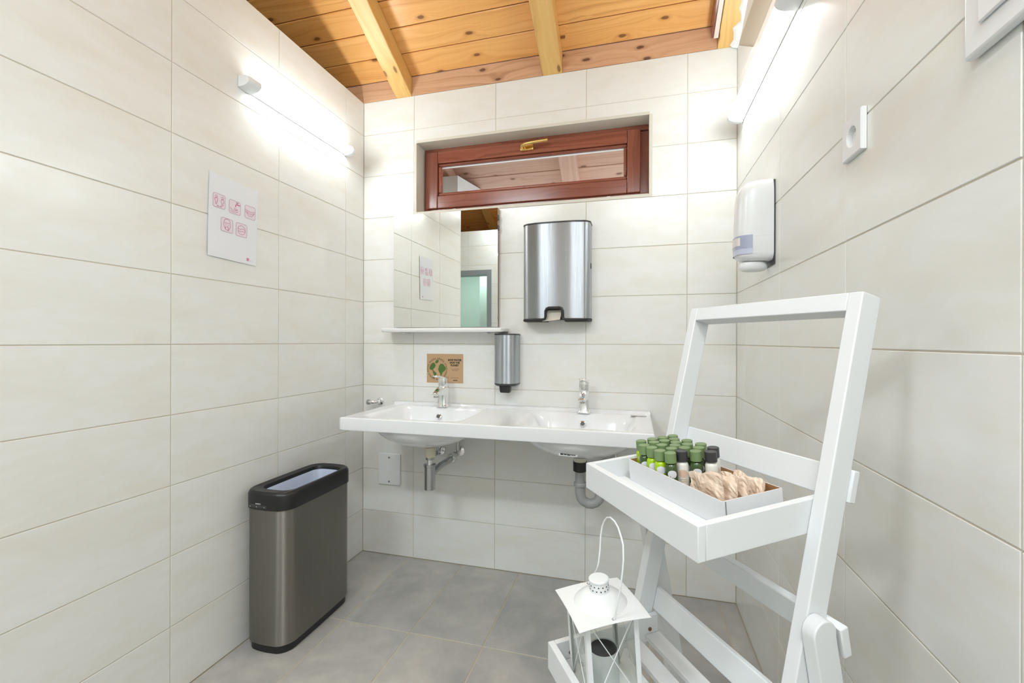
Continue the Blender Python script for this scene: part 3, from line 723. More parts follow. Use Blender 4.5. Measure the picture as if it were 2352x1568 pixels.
mb = MB(); mb.box((NX1+.006, -.085, .002), (hw-.01, -.004, .010)); mb.build('bottom_plate', M_BLACK, pd)
mb = MB(); mb.add([(-.06, -.100, .001), (.024, -.108, .010), (.030, -.080, .055), (-.036, -.080, .055), (.03, -.058, .056), (-.036, -.058, .056)], [(0, 1, 2, 3), (3, 2, 4, 5)]); mb.build('paper_towel', mat('cream_paper_towel', (.72, .68, .60), .8), pd)
mb = MB(); mb.box((hw-.002, -.060, .245), (hw+.002, -.036, .270)); mb.build('lock', M_BLACK, pd, bevel=.002)
# steel soap dispenser
sd = thing('steel_soap_dispenser', 'brushed steel soap dispenser with black pump between the two bowls', 'soap dispenser', T(-.602, YB, .935))
def sl(ins, z):
    W2, D2 = .057-ins, .092-ins; pts = [(-W2, -.002), (-W2, -.045)]
    for k in range(1, 14): a_ = R(180*k/14); pts.append((-W2*math.cos(a_), -.045-(D2-.045)*math.sin(a_)**.75))
    pts += [(W2, -.045), (W2, -.002)]; return [(x, y, z) for x, y in pts]
mb = MB(); mb.loft([sl(0, .0), sl(0, .232)]); mb.build('steel_cover', M_STEEL2, sd, True)
mb = MB(); mb.loft([sl(-.001, .2322), sl(-.001, .237), sl(.004, .239)]); mb.build('top_cap', M_DGREY, sd, True)
mb = MB(); mb.loft([sl(.010, -.013), sl(.001, -.006), sl(-.001, -.0002)]); mb.build('bottom_trim', M_DGREY, sd, True)
mb = MB(); mb.loft([rrect(.044, .034, .008, 4, 0, -.060, -.044), rrect(.050, .040, .009, 4, 0, -.060, -.038), rrect(.054, .044, .009, 4, 0, -.060, -.0135)]); mb.build('pump', M_BLACK, sd, True)
# access panel and pipe stub
ap = thing('access_panel', 'small white rectangular access panel under the basin, left of the trap', 'panel', T(-1.258, YB, .457))
mb = MB(); mb.box((-.0645, -.010, -.083), (.0645, -.0005, .083)); mb.build('cover_plate', M_WPLAST2, ap, bevel=.003)
for z in (.062, -.065):
    mb = MB(); mb.lathe([(.0055, 0), (.0045, .002)], 14, T(0, -.010, z) @ RX(R(90))); mb.build('screw', M_DCHROME, ap, True)
hk = thing('chrome_wall_fitting', 'small chrome pipe fitting on the back wall by the left corner', 'fitting', T(-1.315, YB, .815))
mb = MB(); mb.lathe([(.020, .001), (.019, .006), (.012, .010)], 18, RX(R(90))); mb.build('rosette', M_CHROME, hk, True)
mb = MB(); mb.tube([(0, -.006, 0), (0, -.03, 0), (-.004, -.042, 0), (-.018, -.05, 0), (-.034, -.05, 0)], .009, 12); mb.build('elbow', M_CHROME, hk, True)
mb = MB(); mb.lathe([(.014, 0), (.014, .014)], 16, T(-.034, -.05, 0) @ RY(R(-90))); mb.build('hex_cap', M_DCHROME, hk, True)
# ------------------------------------------------------------------ prints
def text(name, s, size, m, parent, M, ext=.00015, align='CENTER', bold=0):
    cu = bpy.data.curves.new(name, 'FONT'); cu.body = s; cu.size = size; cu.align_x = align; cu.align_y = 'CENTER'; cu.extrude = ext; cu.offset = bold; cu.resolution_u = 2
    o = bpy.data.objects.new(name+'_tmp', cu); C.objects.link(o)
    bpy.context.view_layer.update()
    me = bpy.data.meshes.new_from_object(o.evaluated_get(bpy.context.evaluated_depsgraph_get()))
    bpy.data.objects.remove(o); bpy.data.curves.remove(cu)
    me.name = name; me.materials.clear(); me.materials.append(m)
    q = bpy.data.objects.new(name, me); C.objects.link(q); q.parent = parent; q.matrix_local = M; return q
def ribbon(mb, pts, wd, z=0, closed=False):
    pts = [Vector((p[0], p[1])) for p in pts]; n = len(pts); L = []; Rr = []
    for i in range(n):
        a_ = pts[(i-1) % n] if (closed or i > 0) else pts[i]; b2 = pts[(i+1) % n] if (closed or i < n-1) else pts[i]
        t = (b2-a_).normalized(); nn = Vector((-t.y, t.x))*wd/2
        L.append(pts[i]+nn); Rr.append(pts[i]-nn)
    vs = [(p.x, p.y, z) for p in L]+[(p.x, p.y, z) for p in Rr]
    mb.add(vs, [(i, (i+1) % n, n+(i+1) % n, n+i) for i in range(n if closed else n-1)])
def disc(mb, cx, cy, rx, ry, z=0, n=16): mb.add([(cx+rx*math.cos(2*math.pi*i/n), cy+ry*math.sin(2*math.pi*i/n), z) for i in range(n)], [tuple(range(n))])
def rr2(cx, cy, w_, h_, r): return [(p[0], p[1]) for p in rrect(w_, h_, r, 3, cx, cy)]
# kraft card: local x right, y up, z out of the wall
KM = plane_M((-.944, YB-.0012, .997), (1, 0, 0), (0, 0, 1))
kc = thing('notice_card', 'kraft notice card reading SAVE WATER SAVE THE PLANET above left faucet', 'card', KM)
mb = MB(); mb.box((-.1005, -.0745, -.0010), (.1005, .0745, 0)); mb.build('card_sheet', M_KRAFT, kc)
Z1 = .0003
mb = MB(); gcx, gcy, gr = -.0425, -.0035, .0490
for blob in ([(-.036,.010),(-.030,.022),(-.020,.030),(-.010,.028),(-.004,.016),(-.010,.006),(-.018,-.002),(-.028,-.006),(-.038,.000)],
             [(-.006,.036),(.000,.044),(.010,.043),(.011,.036),(.005,.028),(-.002,.026),(-.008,.030)],
             [(-.020,-.010),(-.010,-.012),(.000,-.020),(-.002,-.030),(-.010,-.040),(-.014,-.046),(-.018,-.042),(-.014,-.030),(-.018,-.020)],
             [(.014,.018),(.022,.026),(.034,.024),(.042,.014),(.048,.004),(.044,-.006),(.036,-.012),(.030,-.018),(.026,-.030),(.020,-.034),(.018,-.022),(.012,-.012),(.008,-.004),(.010,.006)],
             [(-.024,-.004),(-.018,-.003),(-.014,-.010),(-.020,-.011)]):
    mb.add([(gcx-.003+x*1.0, gcy+y*1.0, Z1) for x, y in [(bx_*1.08, by_*1.08) for bx_, by_ in blob]], [tuple(range(len(blob)))])
mb.build('globe_map', M_LEAF, kc)
mb = MB(); ribbon(mb, [(gcx+gr*math.cos(2*math.pi*i/40), gcy+gr*math.sin(2*math.pi*i/40)) for i in range(40)], .0007, Z1, True); mb.build('globe_outline', M_INKG, kc)
mb = MB()
for i in range(46):
    if i % 7 == 5: continue
    a_ = 2*math.pi*i/46; ri, ro_ = gr+.0025, gr+.0025+random.uniform(.0045, .0065)
    ribbon(mb, [(gcx+ri*math.cos(a_), gcy+ri*math.sin(a_)), (gcx+ro_*math.cos(a_), gcy+ro_*math.sin(a_))], .0030, Z1)
    if i % 3: ribbon(mb, [(gcx+ri*math.cos(a_), gcy+ri*math.sin(a_)), (gcx+ri*math.cos(a_+.05), gcy+ri*math.sin(a_+.05))], .0012, Z1)
mb.build('circular_lettering', M_INKG, kc)
for s_, y in (('SAVE WATER', .043), ('SAVE THE', .0295), ('PLANET', .016)): text('lettering', s_, .0125, M_INKG, kc, T(.0545, y, Z1), bold=.0007)
mb = MB()
def words(mb, cx, cy, ws, h_):
    tot = sum(ws)+.0016*(len(ws)-1); x = cx-tot/2
    for w_ in ws:
        mb.add([(x, cy-h_/2, Z1), (x+w_, cy-h_/2, Z1), (x+w_, cy+h_/2, Z1), (x, cy+h_/2, Z1)], [(0, 1, 2, 3)]); x += w_+.0016
words(mb, .0565, -.003, [.006, .011, .010, .012], .0022); words(mb, .0560, -.010, [.009, .006, .013], .0022); mb.build('small_print', mat('faded_brown_ink', (.22, .13, .07), .7), kc)
mb = MB(); words(mb, .055, -.0475, [.008, .004, .009, .006, .007], .0014); words(mb, .0585, -.0605, [.010, .011], .0045); mb.build('footer_print', M_INK, kc)
# paper notice on the left wall
PM = plane_M((XL+.0022, 1.328, 1.575), (0, 1, 0), (0, 0, 1)) @ RZ(R(-1.6))
pn = thing('paper_notice', 'white paper notice with five pink pictograms on the left wall', 'notice', PM)
mb = MB(); nxp, nyp = 6, 8; vs = []
for j in range(nyp+1):
    for i in range(nxp+1):
        x = -.104+.208*i/nxp; y = -.147+.294*j/nyp
        vs.append((x, y, .0008+.0030*max(0, -y/.147-.3)*max(0, .4-x/.104)+.0002*math.sin(3*x/.1)))
mb.add(vs, [(j*(nxp+1)+i, j*(nxp+1)+i+1, (j+1)*(nxp+1)+i+1, (j+1)*(nxp+1)+i) for j in range(nyp) for i in range(nxp)])
sheet = mb.build('sheet', M_PAPER, pn, False); so = sheet.modifiers.new('thick', 'SOLIDIFY'); so.thickness = .0004; so.offset = -1
PS = .048
cells = [(-.066, .068), (.0, .053), (.066, .040), (-.033, -.014), (.030, -.024)]
cells = [(-.064, .053), (.001, .050), (.0686, .051), (-.030, -.0245), (.032, -.026)]
icons = []
for n_, (cx, cy) in enumerate(cells):
    zz = .0018
    fb = MB(); q = rr2(0, 0, PS*.96, PS*.96, .004); fb.add([(x, y, 0) for x, y in q], [tuple(range(len(q)))])
    pic = fb.build('pictogram', M_PINKF, pn, M=T(cx, cy, zz))
    lb = MB(); ribbon(lb, rr2(0, 0, PS, PS, .006), .0017, .0003, True)
    pk = MB(); wd = .0016; h = .0004
    if n_ == 0:                                         # two people apart
        for x in (-.012, .013):
            ribbon(pk, [(x+.0042*math.cos(R(a_)), .013+.0042*math.sin(R(a_))) for a_ in range(0, 360, 40)], wd, h, True)
            ribbon(pk, [(x-.006, -.002), (x-.0055, .006), (x, .008), (x+.0055, .006), (x+.006, -.002), (x+.003, -.004), (x+.002, -.015), (x-.002, -.015), (x-.003, -.004)], wd*1.3, h, True)
        ribbon(pk, [(-.008, -.019), (.009, -.019)], wd, h); ribbon(pk, [(-.005, -.016), (-.008, -.019), (-.005, -.022)], wd, h); ribbon(pk, [(.006, -.016), (.009, -.019), (.006, -.022)], wd, h)
    elif n_ == 1:                                       # hands under a tap
        ribbon(pk, [(.022, .012), (.006, .012), (.002, .008), (.002, .002)], wd*2.4, h); ribbon(pk, [(.010, .012), (.010, .018), (.004, .019), (.016, .019)], wd*1.5, h)
        ribbon(pk, [(-.020, -.004), (-.012, -.012), (-.002, -.014), (.010, -.008), (.012, -.005), (.004, -.008), (-.004, -.008)], wd, h)
        ribbon(pk, [(-.018, -.016), (-.008, -.019), (.004, -.019), (.014, -.012)], wd, h)
        for x in (-.001, .004): ribbon(pk, [(x, -.001), (x-.001, -.006)], wd, h)
    elif n_ == 2:                                       # face mask
        ribbon(pk, [(-.015, .006), (0, .003), (.015, .006), (.014, -.006), (.007, -.014), (-.007, -.014), (-.014, -.006)], wd, h, True)
        for y in (-.001, -.006): ribbon(pk, [(-.013, y+.002), (0, y-.001), (.013, y+.002)], wd*.8, h)
        ribbon(pk, [(-.015, .005), (-.022, .009), (-.021, .001), (-.014, -.005)], wd, h); ribbon(pk, [(.015, .005), (.022, .009), (.021, .001), (.014, -.005)], wd, h)
    elif n_ == 3:                                       # coughing head
        ribbon(pk, [(.013*math.cos(R(a_)), .012+.010*math.sin(R(a_))) for a_ in range(-20, 201, 20)], wd, h)
        ribbon(pk, [(-.012, .009), (-.008, .006), (-.004, .009), (.0, .006), (.006, .009), (.012, .008)], wd, h)
        ribbon(pk, [(-.013, .008), (-.015, .000), (-.011, -.008), (-.006, -.016), (.006, -.018), (.012, -.008), (.014, .000), (.013, .008)], wd, h)
        ribbon(pk, [(-.008, -.014), (-.004, -.004), (.000, -.010), (.003, -.002), (.006, -.010), (.004, -.020)], wd*1.5, h)
        for x in (-.005, .005): disc(pk, x, .001, .0014, .0014, h, 8)
    else:                                               # round head with mask band
        ribbon(pk, [(.0165*math.cos(R(a_)), .0165*math.sin(R(a_))) for a_ in range(0, 360, 18)], wd, h, True)
        ribbon(pk, [(-.0160, .004), (-.006, .002), (.004, .005), (.0160, .003)], wd, h); ribbon(pk, [(-.0155, -.005), (-.004, -.006), (.006, -.003), (.0155, -.004)], wd, h)
    lb.build('pictogram_outline', mat('mauve_outline', (.60, .40, .50), .6) if n_ == 0 else bpy.data.materials['mauve_outline'], pic)
    pk.build('pictogram_lines', M_PINK, pic)
mb = MB(); mb.add([(.0575, -.1345, .0016), (.0705, -.1345, .0016), (.0705, -.1235, .0016), (.0575, -.1235, .0016)], [(0, 1, 2, 3)]); lg = mb.build('corner_emblem', mat('pink_emblem', (.80, .40, .55), .6), pn)
text('lettering', 'T', .013, M_PINK, lg, T(.064, -.1310, .0019), bold=.0004)
mb = MB(); disc(mb, .0765, -.132, .0012, .0012, .0016, 8); disc(mb, .0850, -.132, .0012, .0012, .0016, 8); mb.build('emblem_dots', M_PINK, lg)

# ------------------------------------------------------------------ right wall things
so_ = thing('wall_socket', 'white square power socket on the right wall under the joint crossing', 'socket', plane_M((XR, 1.049, 1.548), (0, -1, 0), (0, 0, 1)))
mb = MB(); mb.loft([rrect(.082, .082, .004, 3, z=.0005), rrect(.082, .082, .004, 3, z=.007), rrect(.076, .076, .004, 3, z=.0115)], True, False)
nseg = 24
mb = MB(); ou = rrect(.082, .082, .003, 5); 
# plate with a round well
def ring_pts(r, z, n=24): return [(r*math.cos(2*math.pi*i/n), r*math.sin(2*math.pi*i/n), z) for i in range(n)]
def sq(hw_, z, n=24):
    out = []
    for i in range(n):
        a_ = 2*math.pi*i/n; k = hw_/max(abs(math.cos(a_)), abs(math.sin(a_))); out.append((k*math.cos(a_), k*math.sin(a_), z))
    return out
mb.loft([sq(.0405, .0005), sq(.0405, .0085), sq(.0385, .0105), ring_pts(.0215, .0105), ring_pts(.0195, .0095), ring_pts(.0190, -.0035)], False, True); mb.build('socket_plate', M_WPLAST, so_, False)
for s_ in (-1, 1):
    mb = MB(); mb.lathe([(.0026, -.0034), (.0026, -.0028)], 10, T(s_*.0095, 0, 0)); mb.build('pin_hole', M_PERF, so_)
    mb = MB(); mb.box((-.003, s_*.0185-.0015, -.003), (.003, s_*.0185+.0015, .007)); mb.build('earth_clip', M_CHROME, so_)
ep = thing('electrical_panel', 'white framed electrical panel at the upper right of the right wall', 'panel', plane_M((XR, .723-.19, 1.500+.15), (0, -1, 0), (0, 0, 1)))
mb = MB(); mb.box((-.19, -.15, .0005), (.19, .15, .014)); mb.build('panel_frame', M_WPLAST, ep, bevel=.005, seg=3)
mb = MB(); mb.box((-.157, -.120, .0142), (.157, .120, .019)); mb.build('panel_door', M_WPLAST, ep, bevel=.003)
mb = MB(); mb.box((.13, -.02, .0192), (.145, .02, .025)); mb.build('door_latch', M_WPLAST2, ep, bevel=.002)
# white soap dispenser: local x along -y (towards the viewer), y up, z out of wall
ws_ = thing('white_soap_dispenser', 'white plastic soap dispenser with smoky window on the right wall', 'soap dispenser', plane_M((XR, 1.645, 1.42), (0, -1, 0), (0, 0, 1)))
def dl(y, hw_, d, r, z0=.004, n=16):                    # cross-section at height y: rounded front
    pts = [(-hw_, y, z0), ]
    for k in range(n+1):
        a_ = math.pi*k/n; cx_ = -math.cos(a_); sy = math.sin(a_)
        pts.append((hw_*math.copysign(abs(cx_)**.62, cx_), y, z0+(d-z0)*sy**.45))
    pts.append((hw_, y, z0)); return pts
mb = MB(); mb.loft([dl(.055, .054, .108, 0), dl(.10, .0545, .108, 0), dl(.180, .0545, .104, 0), dl(.205, .0535, .100, 0), dl(.221, .051, .093, 0), dl(.232, .045, .080, 0), dl(.238, .036, .062, 0), dl(.240, .022, .035, 0)]); mb.build('cover', M_WPLAST, ws_, True)
mb = MB(); mb.loft([dl(-.020, .036, .070, 0), dl(-.015, .045, .090, 0), dl(-.007, .051, .102, 0), dl(.003, .054, .108, 0), dl(.0548, .054, .108, 0)]); lower = mb.build('lower_housing', M_WPLAST, ws_, True)
mb = MB(); mb.box((-.052, -.036, .0005), (.0525, .232, .0038)); mb.build('back_plate', M_DGREY, ws_, bevel=.001)
# smoky level window on the front half of the lower body
def win_loop(y, grow): return [p for p in dl(y, .0545+grow, .109+grow, 0, n=32)]
def strip(ya, yb2, k0, k1, grow, n=32):
    a_ = win_loop(ya, grow)[k0:k1]; b2 = win_loop(yb2, grow)[k0:k1]; m_ = len(a_)
    mm = MB(); mm.add(a_+b2, [(i, i+1, m_+i+1, m_+i) for i in range(m_-1)]); return mm
wv = strip(.000, .060, 5, 31, .0008).build('level_window', M_SMOKE2, ws_, True)
strip(.018, .060, 10, 31, .0014).build('level_shade', M_SMOKE, wv, True)
strip(.028, .054, 10, 25, .0020).build('soap_refill', M_LEVEL, wv, True)
mb = MB(); mb.loft([[(r_*math.cos(2*math.pi*i/24), y_, .052+zz_*math.sin(2*math.pi*i/24)) for i in range(24)] for y_, r_, zz_ in ((-.0185, .020, .030), (-.023, .027, .040), (-.034, .030, .044), (-.044, .027, .041), (-.050, .019, .033), (-.0525, .008, .02))]); mb.build('push_lever', M_WPLAST, ws_, True)

# ------------------------------------------------------------------ white ladder rack: local x = width (away), y = front, z = up
PA = Vector((-.53729961, .84339145, 0)); PF = Vector((-.84339145, -.53729961, 0)); PO = Vector((.323, .775, 0))
RM = Matrix(((PA.x, PF.x, 0, PO.x), (PA.y, PF.y, 0, PO.y), (0, 0, 1, 0), (0, 0, 0, 1)))
rk = thing('ladder_rack', 'white painted wooden folding ladder rack with two slatted trays, by right wall', 'rack', RM)
LEAN = .2325; ZT = 1.212
def F(z): return (ZT-z)*LEAN
def aprism(poly, a0, a1): # polygon in (f, z) extruded along a
    mb = MB(); mb.prism(poly, a0, a1, Matrix(((0,0,1,0),(1,0,0,0),(0,1,0,0),(0,0,0,1)))); return mb
def rk_part(name, mb, bevel=.0018, m=None, parent=None): return mb.build(name, m or M_RACK, parent or rk, bevel=bevel)
W0, W1, PT, PD = 0.0, .375, .0215, .0375
post = [(F(ZT), ZT), (-PD+.0005, ZT-.0087), (F(0)-PD, 0), (F(0), 0)]
rk_part('front_post', aprism(post, W0, PT)); rk_part('front_post', aprism(post, W1-PT, W1))
bar = [(F(ZT), ZT), (-PD+.0005, ZT-.0087), (F(ZT-.028)-PD, ZT-.028-.0087), (F(ZT-.028), ZT-.028)]
rk_part('top_bar', aprism(bar, PT, W1-PT))
def rail(zt, zb, th, a0, a1):
    return rk_part('back_rail', aprism([(F(zt)-PD-.001, zt), (F(zt)-PD-.001-th, zt-th*LEAN), (F(zb)-PD-.001-th, zb-th*LEAN), (F(zb)-PD-.001, zb)], a0, a1))
rail(.951, .905, .012, -.004, W1+.004); rail(.609, .565, .012, .0, W1)
# rear legs: rounded top, splaying backwards
RC = (.099, .737); RR_ = .0205; SL = .20
def rear(a0, a1):
    pts = []
    for k in range(0, 13):
        a_ = R(-11+202*k/12); pts.append((RC[0]+RR_*math.cos(a_), RC[1]+RR_*math.sin(a_)))
    zb = 0
    pts += [(RC[0]-RC[1]*SL-RR_*1.02, zb), (RC[0]-RC[1]*SL+RR_*1.02, zb)]
    return rk_part('rear_leg', aprism(pts, a0, a1))
l1 = rear(-.0215, -.0008); rear(W1+.0008, W1+.0215)
for a_, s_ in ((-.0216, -1), (W1+.0216, 1)): pass
rk_part('rear_crossbar', aprism([(.0745, .742), (.0605, .745), (.0520, .703), (.0660, .700)], -.0235, W1+.0235))
rk_part('rear_crossbar', aprism([(-.020, .215), (-.034, .218), (-.0425, .176), (-.0285, .173)], -.0235, W1+.0235))
# upper tray
K1 = .085
def tz(f): return .890 - K1*(f-.272)
def slab(f0_, f1_, o0, o1, k, zf): return [(f0_, zf(f0_)+o0), (f1_, zf(f1_)+o0), (f1_, zf(f1_)+o1), (f0_, zf(f0_)+o1)]
TA0, TA1 = PT+.0005, W1-PT-.0005
ut = aprism(slab(.259, .272, -.050, 0, K1, tz), TA0, TA1); rk_part('tray_front', ut, .0012)
for a0, a1 in ((TA0, TA0+.0115), (TA1-.0115, TA1)):
    rk_part('tray_side', aprism(slab(.028, .2588, -.050, 0, K1, tz), a0, a1), .0012)
for fc in (.055, .105, .155, .205): rk_part('tray_slat', aprism(slab(fc-.016, fc+.016, -.046, -.037, K1, tz), TA0+.012, TA1-.012), .0012)
for a_ in (.12, .25): rk_part('slat_batten', aprism(slab(.04, .258, -.055, -.0465, K1, tz), a_-.008, a_+.008), .001)
# lower tray
K2 = .075
def tz2(f): return .542 - K2*(f-.354)
rk_part('tray_front', aprism(slab(.341, .354, -.052, 0, K2, tz2), TA0, TA1), .0012)
for a0, a1 in ((TA0, TA0+.0115), (TA1-.0115, TA1)):
    rk_part('tray_side', aprism(slab(.108, .3408, -.052, 0, K2, tz2), a0, a1), .0012)
for fc in (.122, .172, .222, .272, .318): rk_part('tray_slat', aprism(slab(fc-.0165, fc+.0165, -.046, -.036, K2, tz2), TA0+.012, TA1-.012), .0012)
for f_, z_ in ((.128, .532), (.31, .520)):
    mb = MB(); mb.lathe([(.0042, 0), (.0038, .0012), (.0015, .0013), (.0012, .0006)], 14, T(TA1-.0117, f_, z_) @ RY(R(-90))); o = mb.build('screw', M_RUST, rk, True)
# ------------------------------------------------------------------ cardboard box in the upper tray
def tiltM(a, f_, o, k, zf): # frame standing on a tilted tray
    ang = math.atan(k)
    return RM @ T(a, f_, zf(f_)+o) @ RX(-ang)
BM = tiltM(.190, .135, -.0365, K1, tz)
bx = thing('cardboard_tray', 'low white cardboard tray with brown inside, on the upper shelf of rack', 'box', BM)
bw, bf, bh, bt = .127, .057, .0410, .0015
def wall_(name, lo, hi, m): 
    mb = MB(); mb.box(lo, hi); return mb.build(name, m, bx)
M_WCARD = mat('white_card', (.80, .81, .82), .55)
wall_('front_wall', (-bw, bf-bt, 0), (bw, bf, bh), M_WCARD); wall_('back_wall', (-bw, -bf, 0), (bw, -bf+bt, bh), M_WCARD)
wall_('left_wall', (bw-bt, -bf+bt, 0), (bw, bf-bt, bh), M_WCARD); wall_('right_wall', (-bw, -bf+bt, 0), (-bw+bt, bf-bt, bh), M_WCARD)
wall_('bottom', (-bw+bt, -bf+bt, 0), (bw-bt, bf-bt, .0012), M_KRAFTIN)
q = .0006
wall_('front_lining', (-bw+bt, bf-bt-q, .0013), (bw-bt, bf-bt, bh), M_KRAFTIN); wall_('back_lining', (-bw+bt, -bf+bt, .0013), (bw-bt, -bf+bt+q, bh), M_KRAFTIN)
wall_('left_lining', (bw-bt-q, -bf+bt+q, .0013), (bw-bt, bf-bt-q, bh), M_KRAFTIN); wall_('right_lining', (-bw+bt, -bf+bt+q, .0013), (-bw+bt+q, bf-bt-q, bh), M_KRAFTIN)
mb = MB(); mb.box((-bw-.0006, bf-.0065, .001), (-bw, bf-.0045, bh-.001)); mb.build('fold_line', mat('grey_fold', (.30, .30, .30), .6), bx)
# ------------------------------------------------------------------ bottles
def curved_disc(r, z, rad, mdl, name, parent, ang0, m):
    mb = MB(); n = 18; vs = [(r*math.cos(ang0), r*math.sin(ang0), z)]
    for ring_ in (.5, 1):
        for i in range(n):
            a_ = 2*math.pi*i/n; u_ = rad*ring_*math.cos(a_); w_ = rad*ring_*math.sin(a_); an = ang0+u_/r
            vs.append((r*math.cos(an), r*math.sin(an), z+w_))
    fs = [(0, 1+i, 1+(i+1) % n) for i in range(n)] + [(1+i, 1+n+i, 1+n+(i+1) % n, 1+(i+1) % n) for i in range(n)]
    mb.add(vs, fs); return mb.build(name, m, parent, True)
BR = .0108
def make_bottle(kind, M, label, group):
    t = thing('toiletry_bottle', label, 'bottle', M, group)
    body = {'dark': M_GBODY, 'lime': M_LIME, 'white': M_WBODY}[kind]; cap = M_DGREY if kind == 'white' else M_GCAP
    mb = MB(); mb.lathe([(BR-.0015, 0), (BR, .0015), (BR, .056), (BR-.0008, .0595), (BR-.0030, .0625), (.0068, .0635), (.0068, .0670)], 24); b = mb.build('bottle_body', body, t, True)
    mb = MB(); cr = BR-.0006
    mb.lathe([(cr-.0006, .0646), (cr, .0652), (cr, .0842), (cr-.0008, .085), (cr-.0022, .0850), (cr-.0026, .0846), (.001, .0846)], 24); mb.build('bottle_cap', cap, t, True)
    ang = R(146)
    if kind == 'white':
        curved_disc(BR+.0002, .0410, .0082, 0, 'label_disc', b, ang, M_EMBP)
        mb = MB(); n = 9
        for zz, hh in ((.0290, .0009), (.0260, .0007), (.0235, .0007)):
            vs = [((BR+.0002)*math.cos(ang-.55+1.1*i/n), (BR+.0002)*math.sin(ang-.55+1.1*i/n), z_) for z_ in (zz, zz+hh) for i in range(n+1)]
            mb.add(vs, [(i, i+1, n+2+i, n+1+i) for i in range(n)])
        mb.build('label_print', M_KRAFT, b)
    else:
        curved_disc(BR+.0002, .0435 if kind == 'dark' else .0465, .0082, 0, 'label_disc', b, ang, M_EMBW)
        mb = MB(); rnd = random.Random(3)
        for i in range(16):
            an = ang+rnd.uniform(-.55, .55); zz = .0330+rnd.uniform(-.004, .006); hh = rnd.uniform(.0006, .0013)
            mb.add([((BR+.0004)*math.cos(an-.05), (BR+.0004)*math.sin(an-.05), zz), ((BR+.0004)*math.cos(an+.05), (BR+.0004)*math.sin(an+.05), zz), ((BR+.0004)*math.cos(an+.05), (BR+.0004)*math.sin(an+.05), zz+hh), ((BR+.0004)*math.cos(an-.05), (BR+.0004)*math.sin(an-.05), zz+hh)], [(0, 1, 2, 3)])
        mb.build('label_print', M_BLKINK if kind == 'dark' else M_EMBW, b)
    return t
def dup(root, M, label):
    r = root.copy(); C.objects.link(r); r.matrix_world = M; r['label'] = label
    for ch in list(root.children):
        c_ = ch.copy(); C.objects.link(c_); c_.parent = r
        for g_ in list(ch.children):
            d_ = g_.copy(); C.objects.link(d_); d_.parent = c_
    return r
ORD = ['leftmost', 'second from left', 'third from left', 'fourth from left', 'fifth from left', 'sixth from the left']
rows = [('front row', [(.308,.173,'lime'), (.278,.186,'dark'), (.256,.184,'lime'), (.231,.184,'lime'), (.209,.178,'dark')]),
        ('second row', [(.308,.147,'dark'), (.286,.158,'dark'), (.262,.158,'lime'), (.232,.158,'dark'), (.208,.155,'white')]),
        ('middle row', [(.307,.123,'dark'), (.285,.135,'dark'), (.246,.140,'dark'), (.224,.136,'dark'), (.195,.135,'dark')]),
        ('fourth row', [(.306,.100,'dark'), (.284,.113,'dark'), (.263,.125,'dark'), (.240,.117,'dark'), (.210,.116,'dark'), (.178,.117,'white')]),
        ('back row', [(.261,.101,'dark'), (.227,.097,'dark'), (.196,.096,'white')])]
LOOK = {'dark': 'dark green bottle with sage green cap', 'lime': 'lime green bottle with sage green cap', 'white': 'white bottle with black cap'}
GRP = 'toiletry bottles in the cardboard tray'
protos = {}
for rn, lst in rows:
    for i, (a_, f_, kd) in enumerate(lst):
        # the caps were measured .085 above the floor of the tray; stand the bottle below its cap along the tray's tilt
        fb_ = f_-.0815*K1
        M = tiltM(a_, fb_-.0, -.0352, K1, tz) @ RZ(random.uniform(-.12, .12)) @ Matrix.Scale(.885, 4, (0, 0, 1))
        pos = ORD[i] if i < len(lst)-1 else 'rightmost'
        lab_ = '%s, %s in %s' % (LOOK[kd], pos, rn)
        if kd in protos: dup(protos[kd], M, lab_)
        else: protos[kd] = make_bottle(kd, M, lab_, GRP)
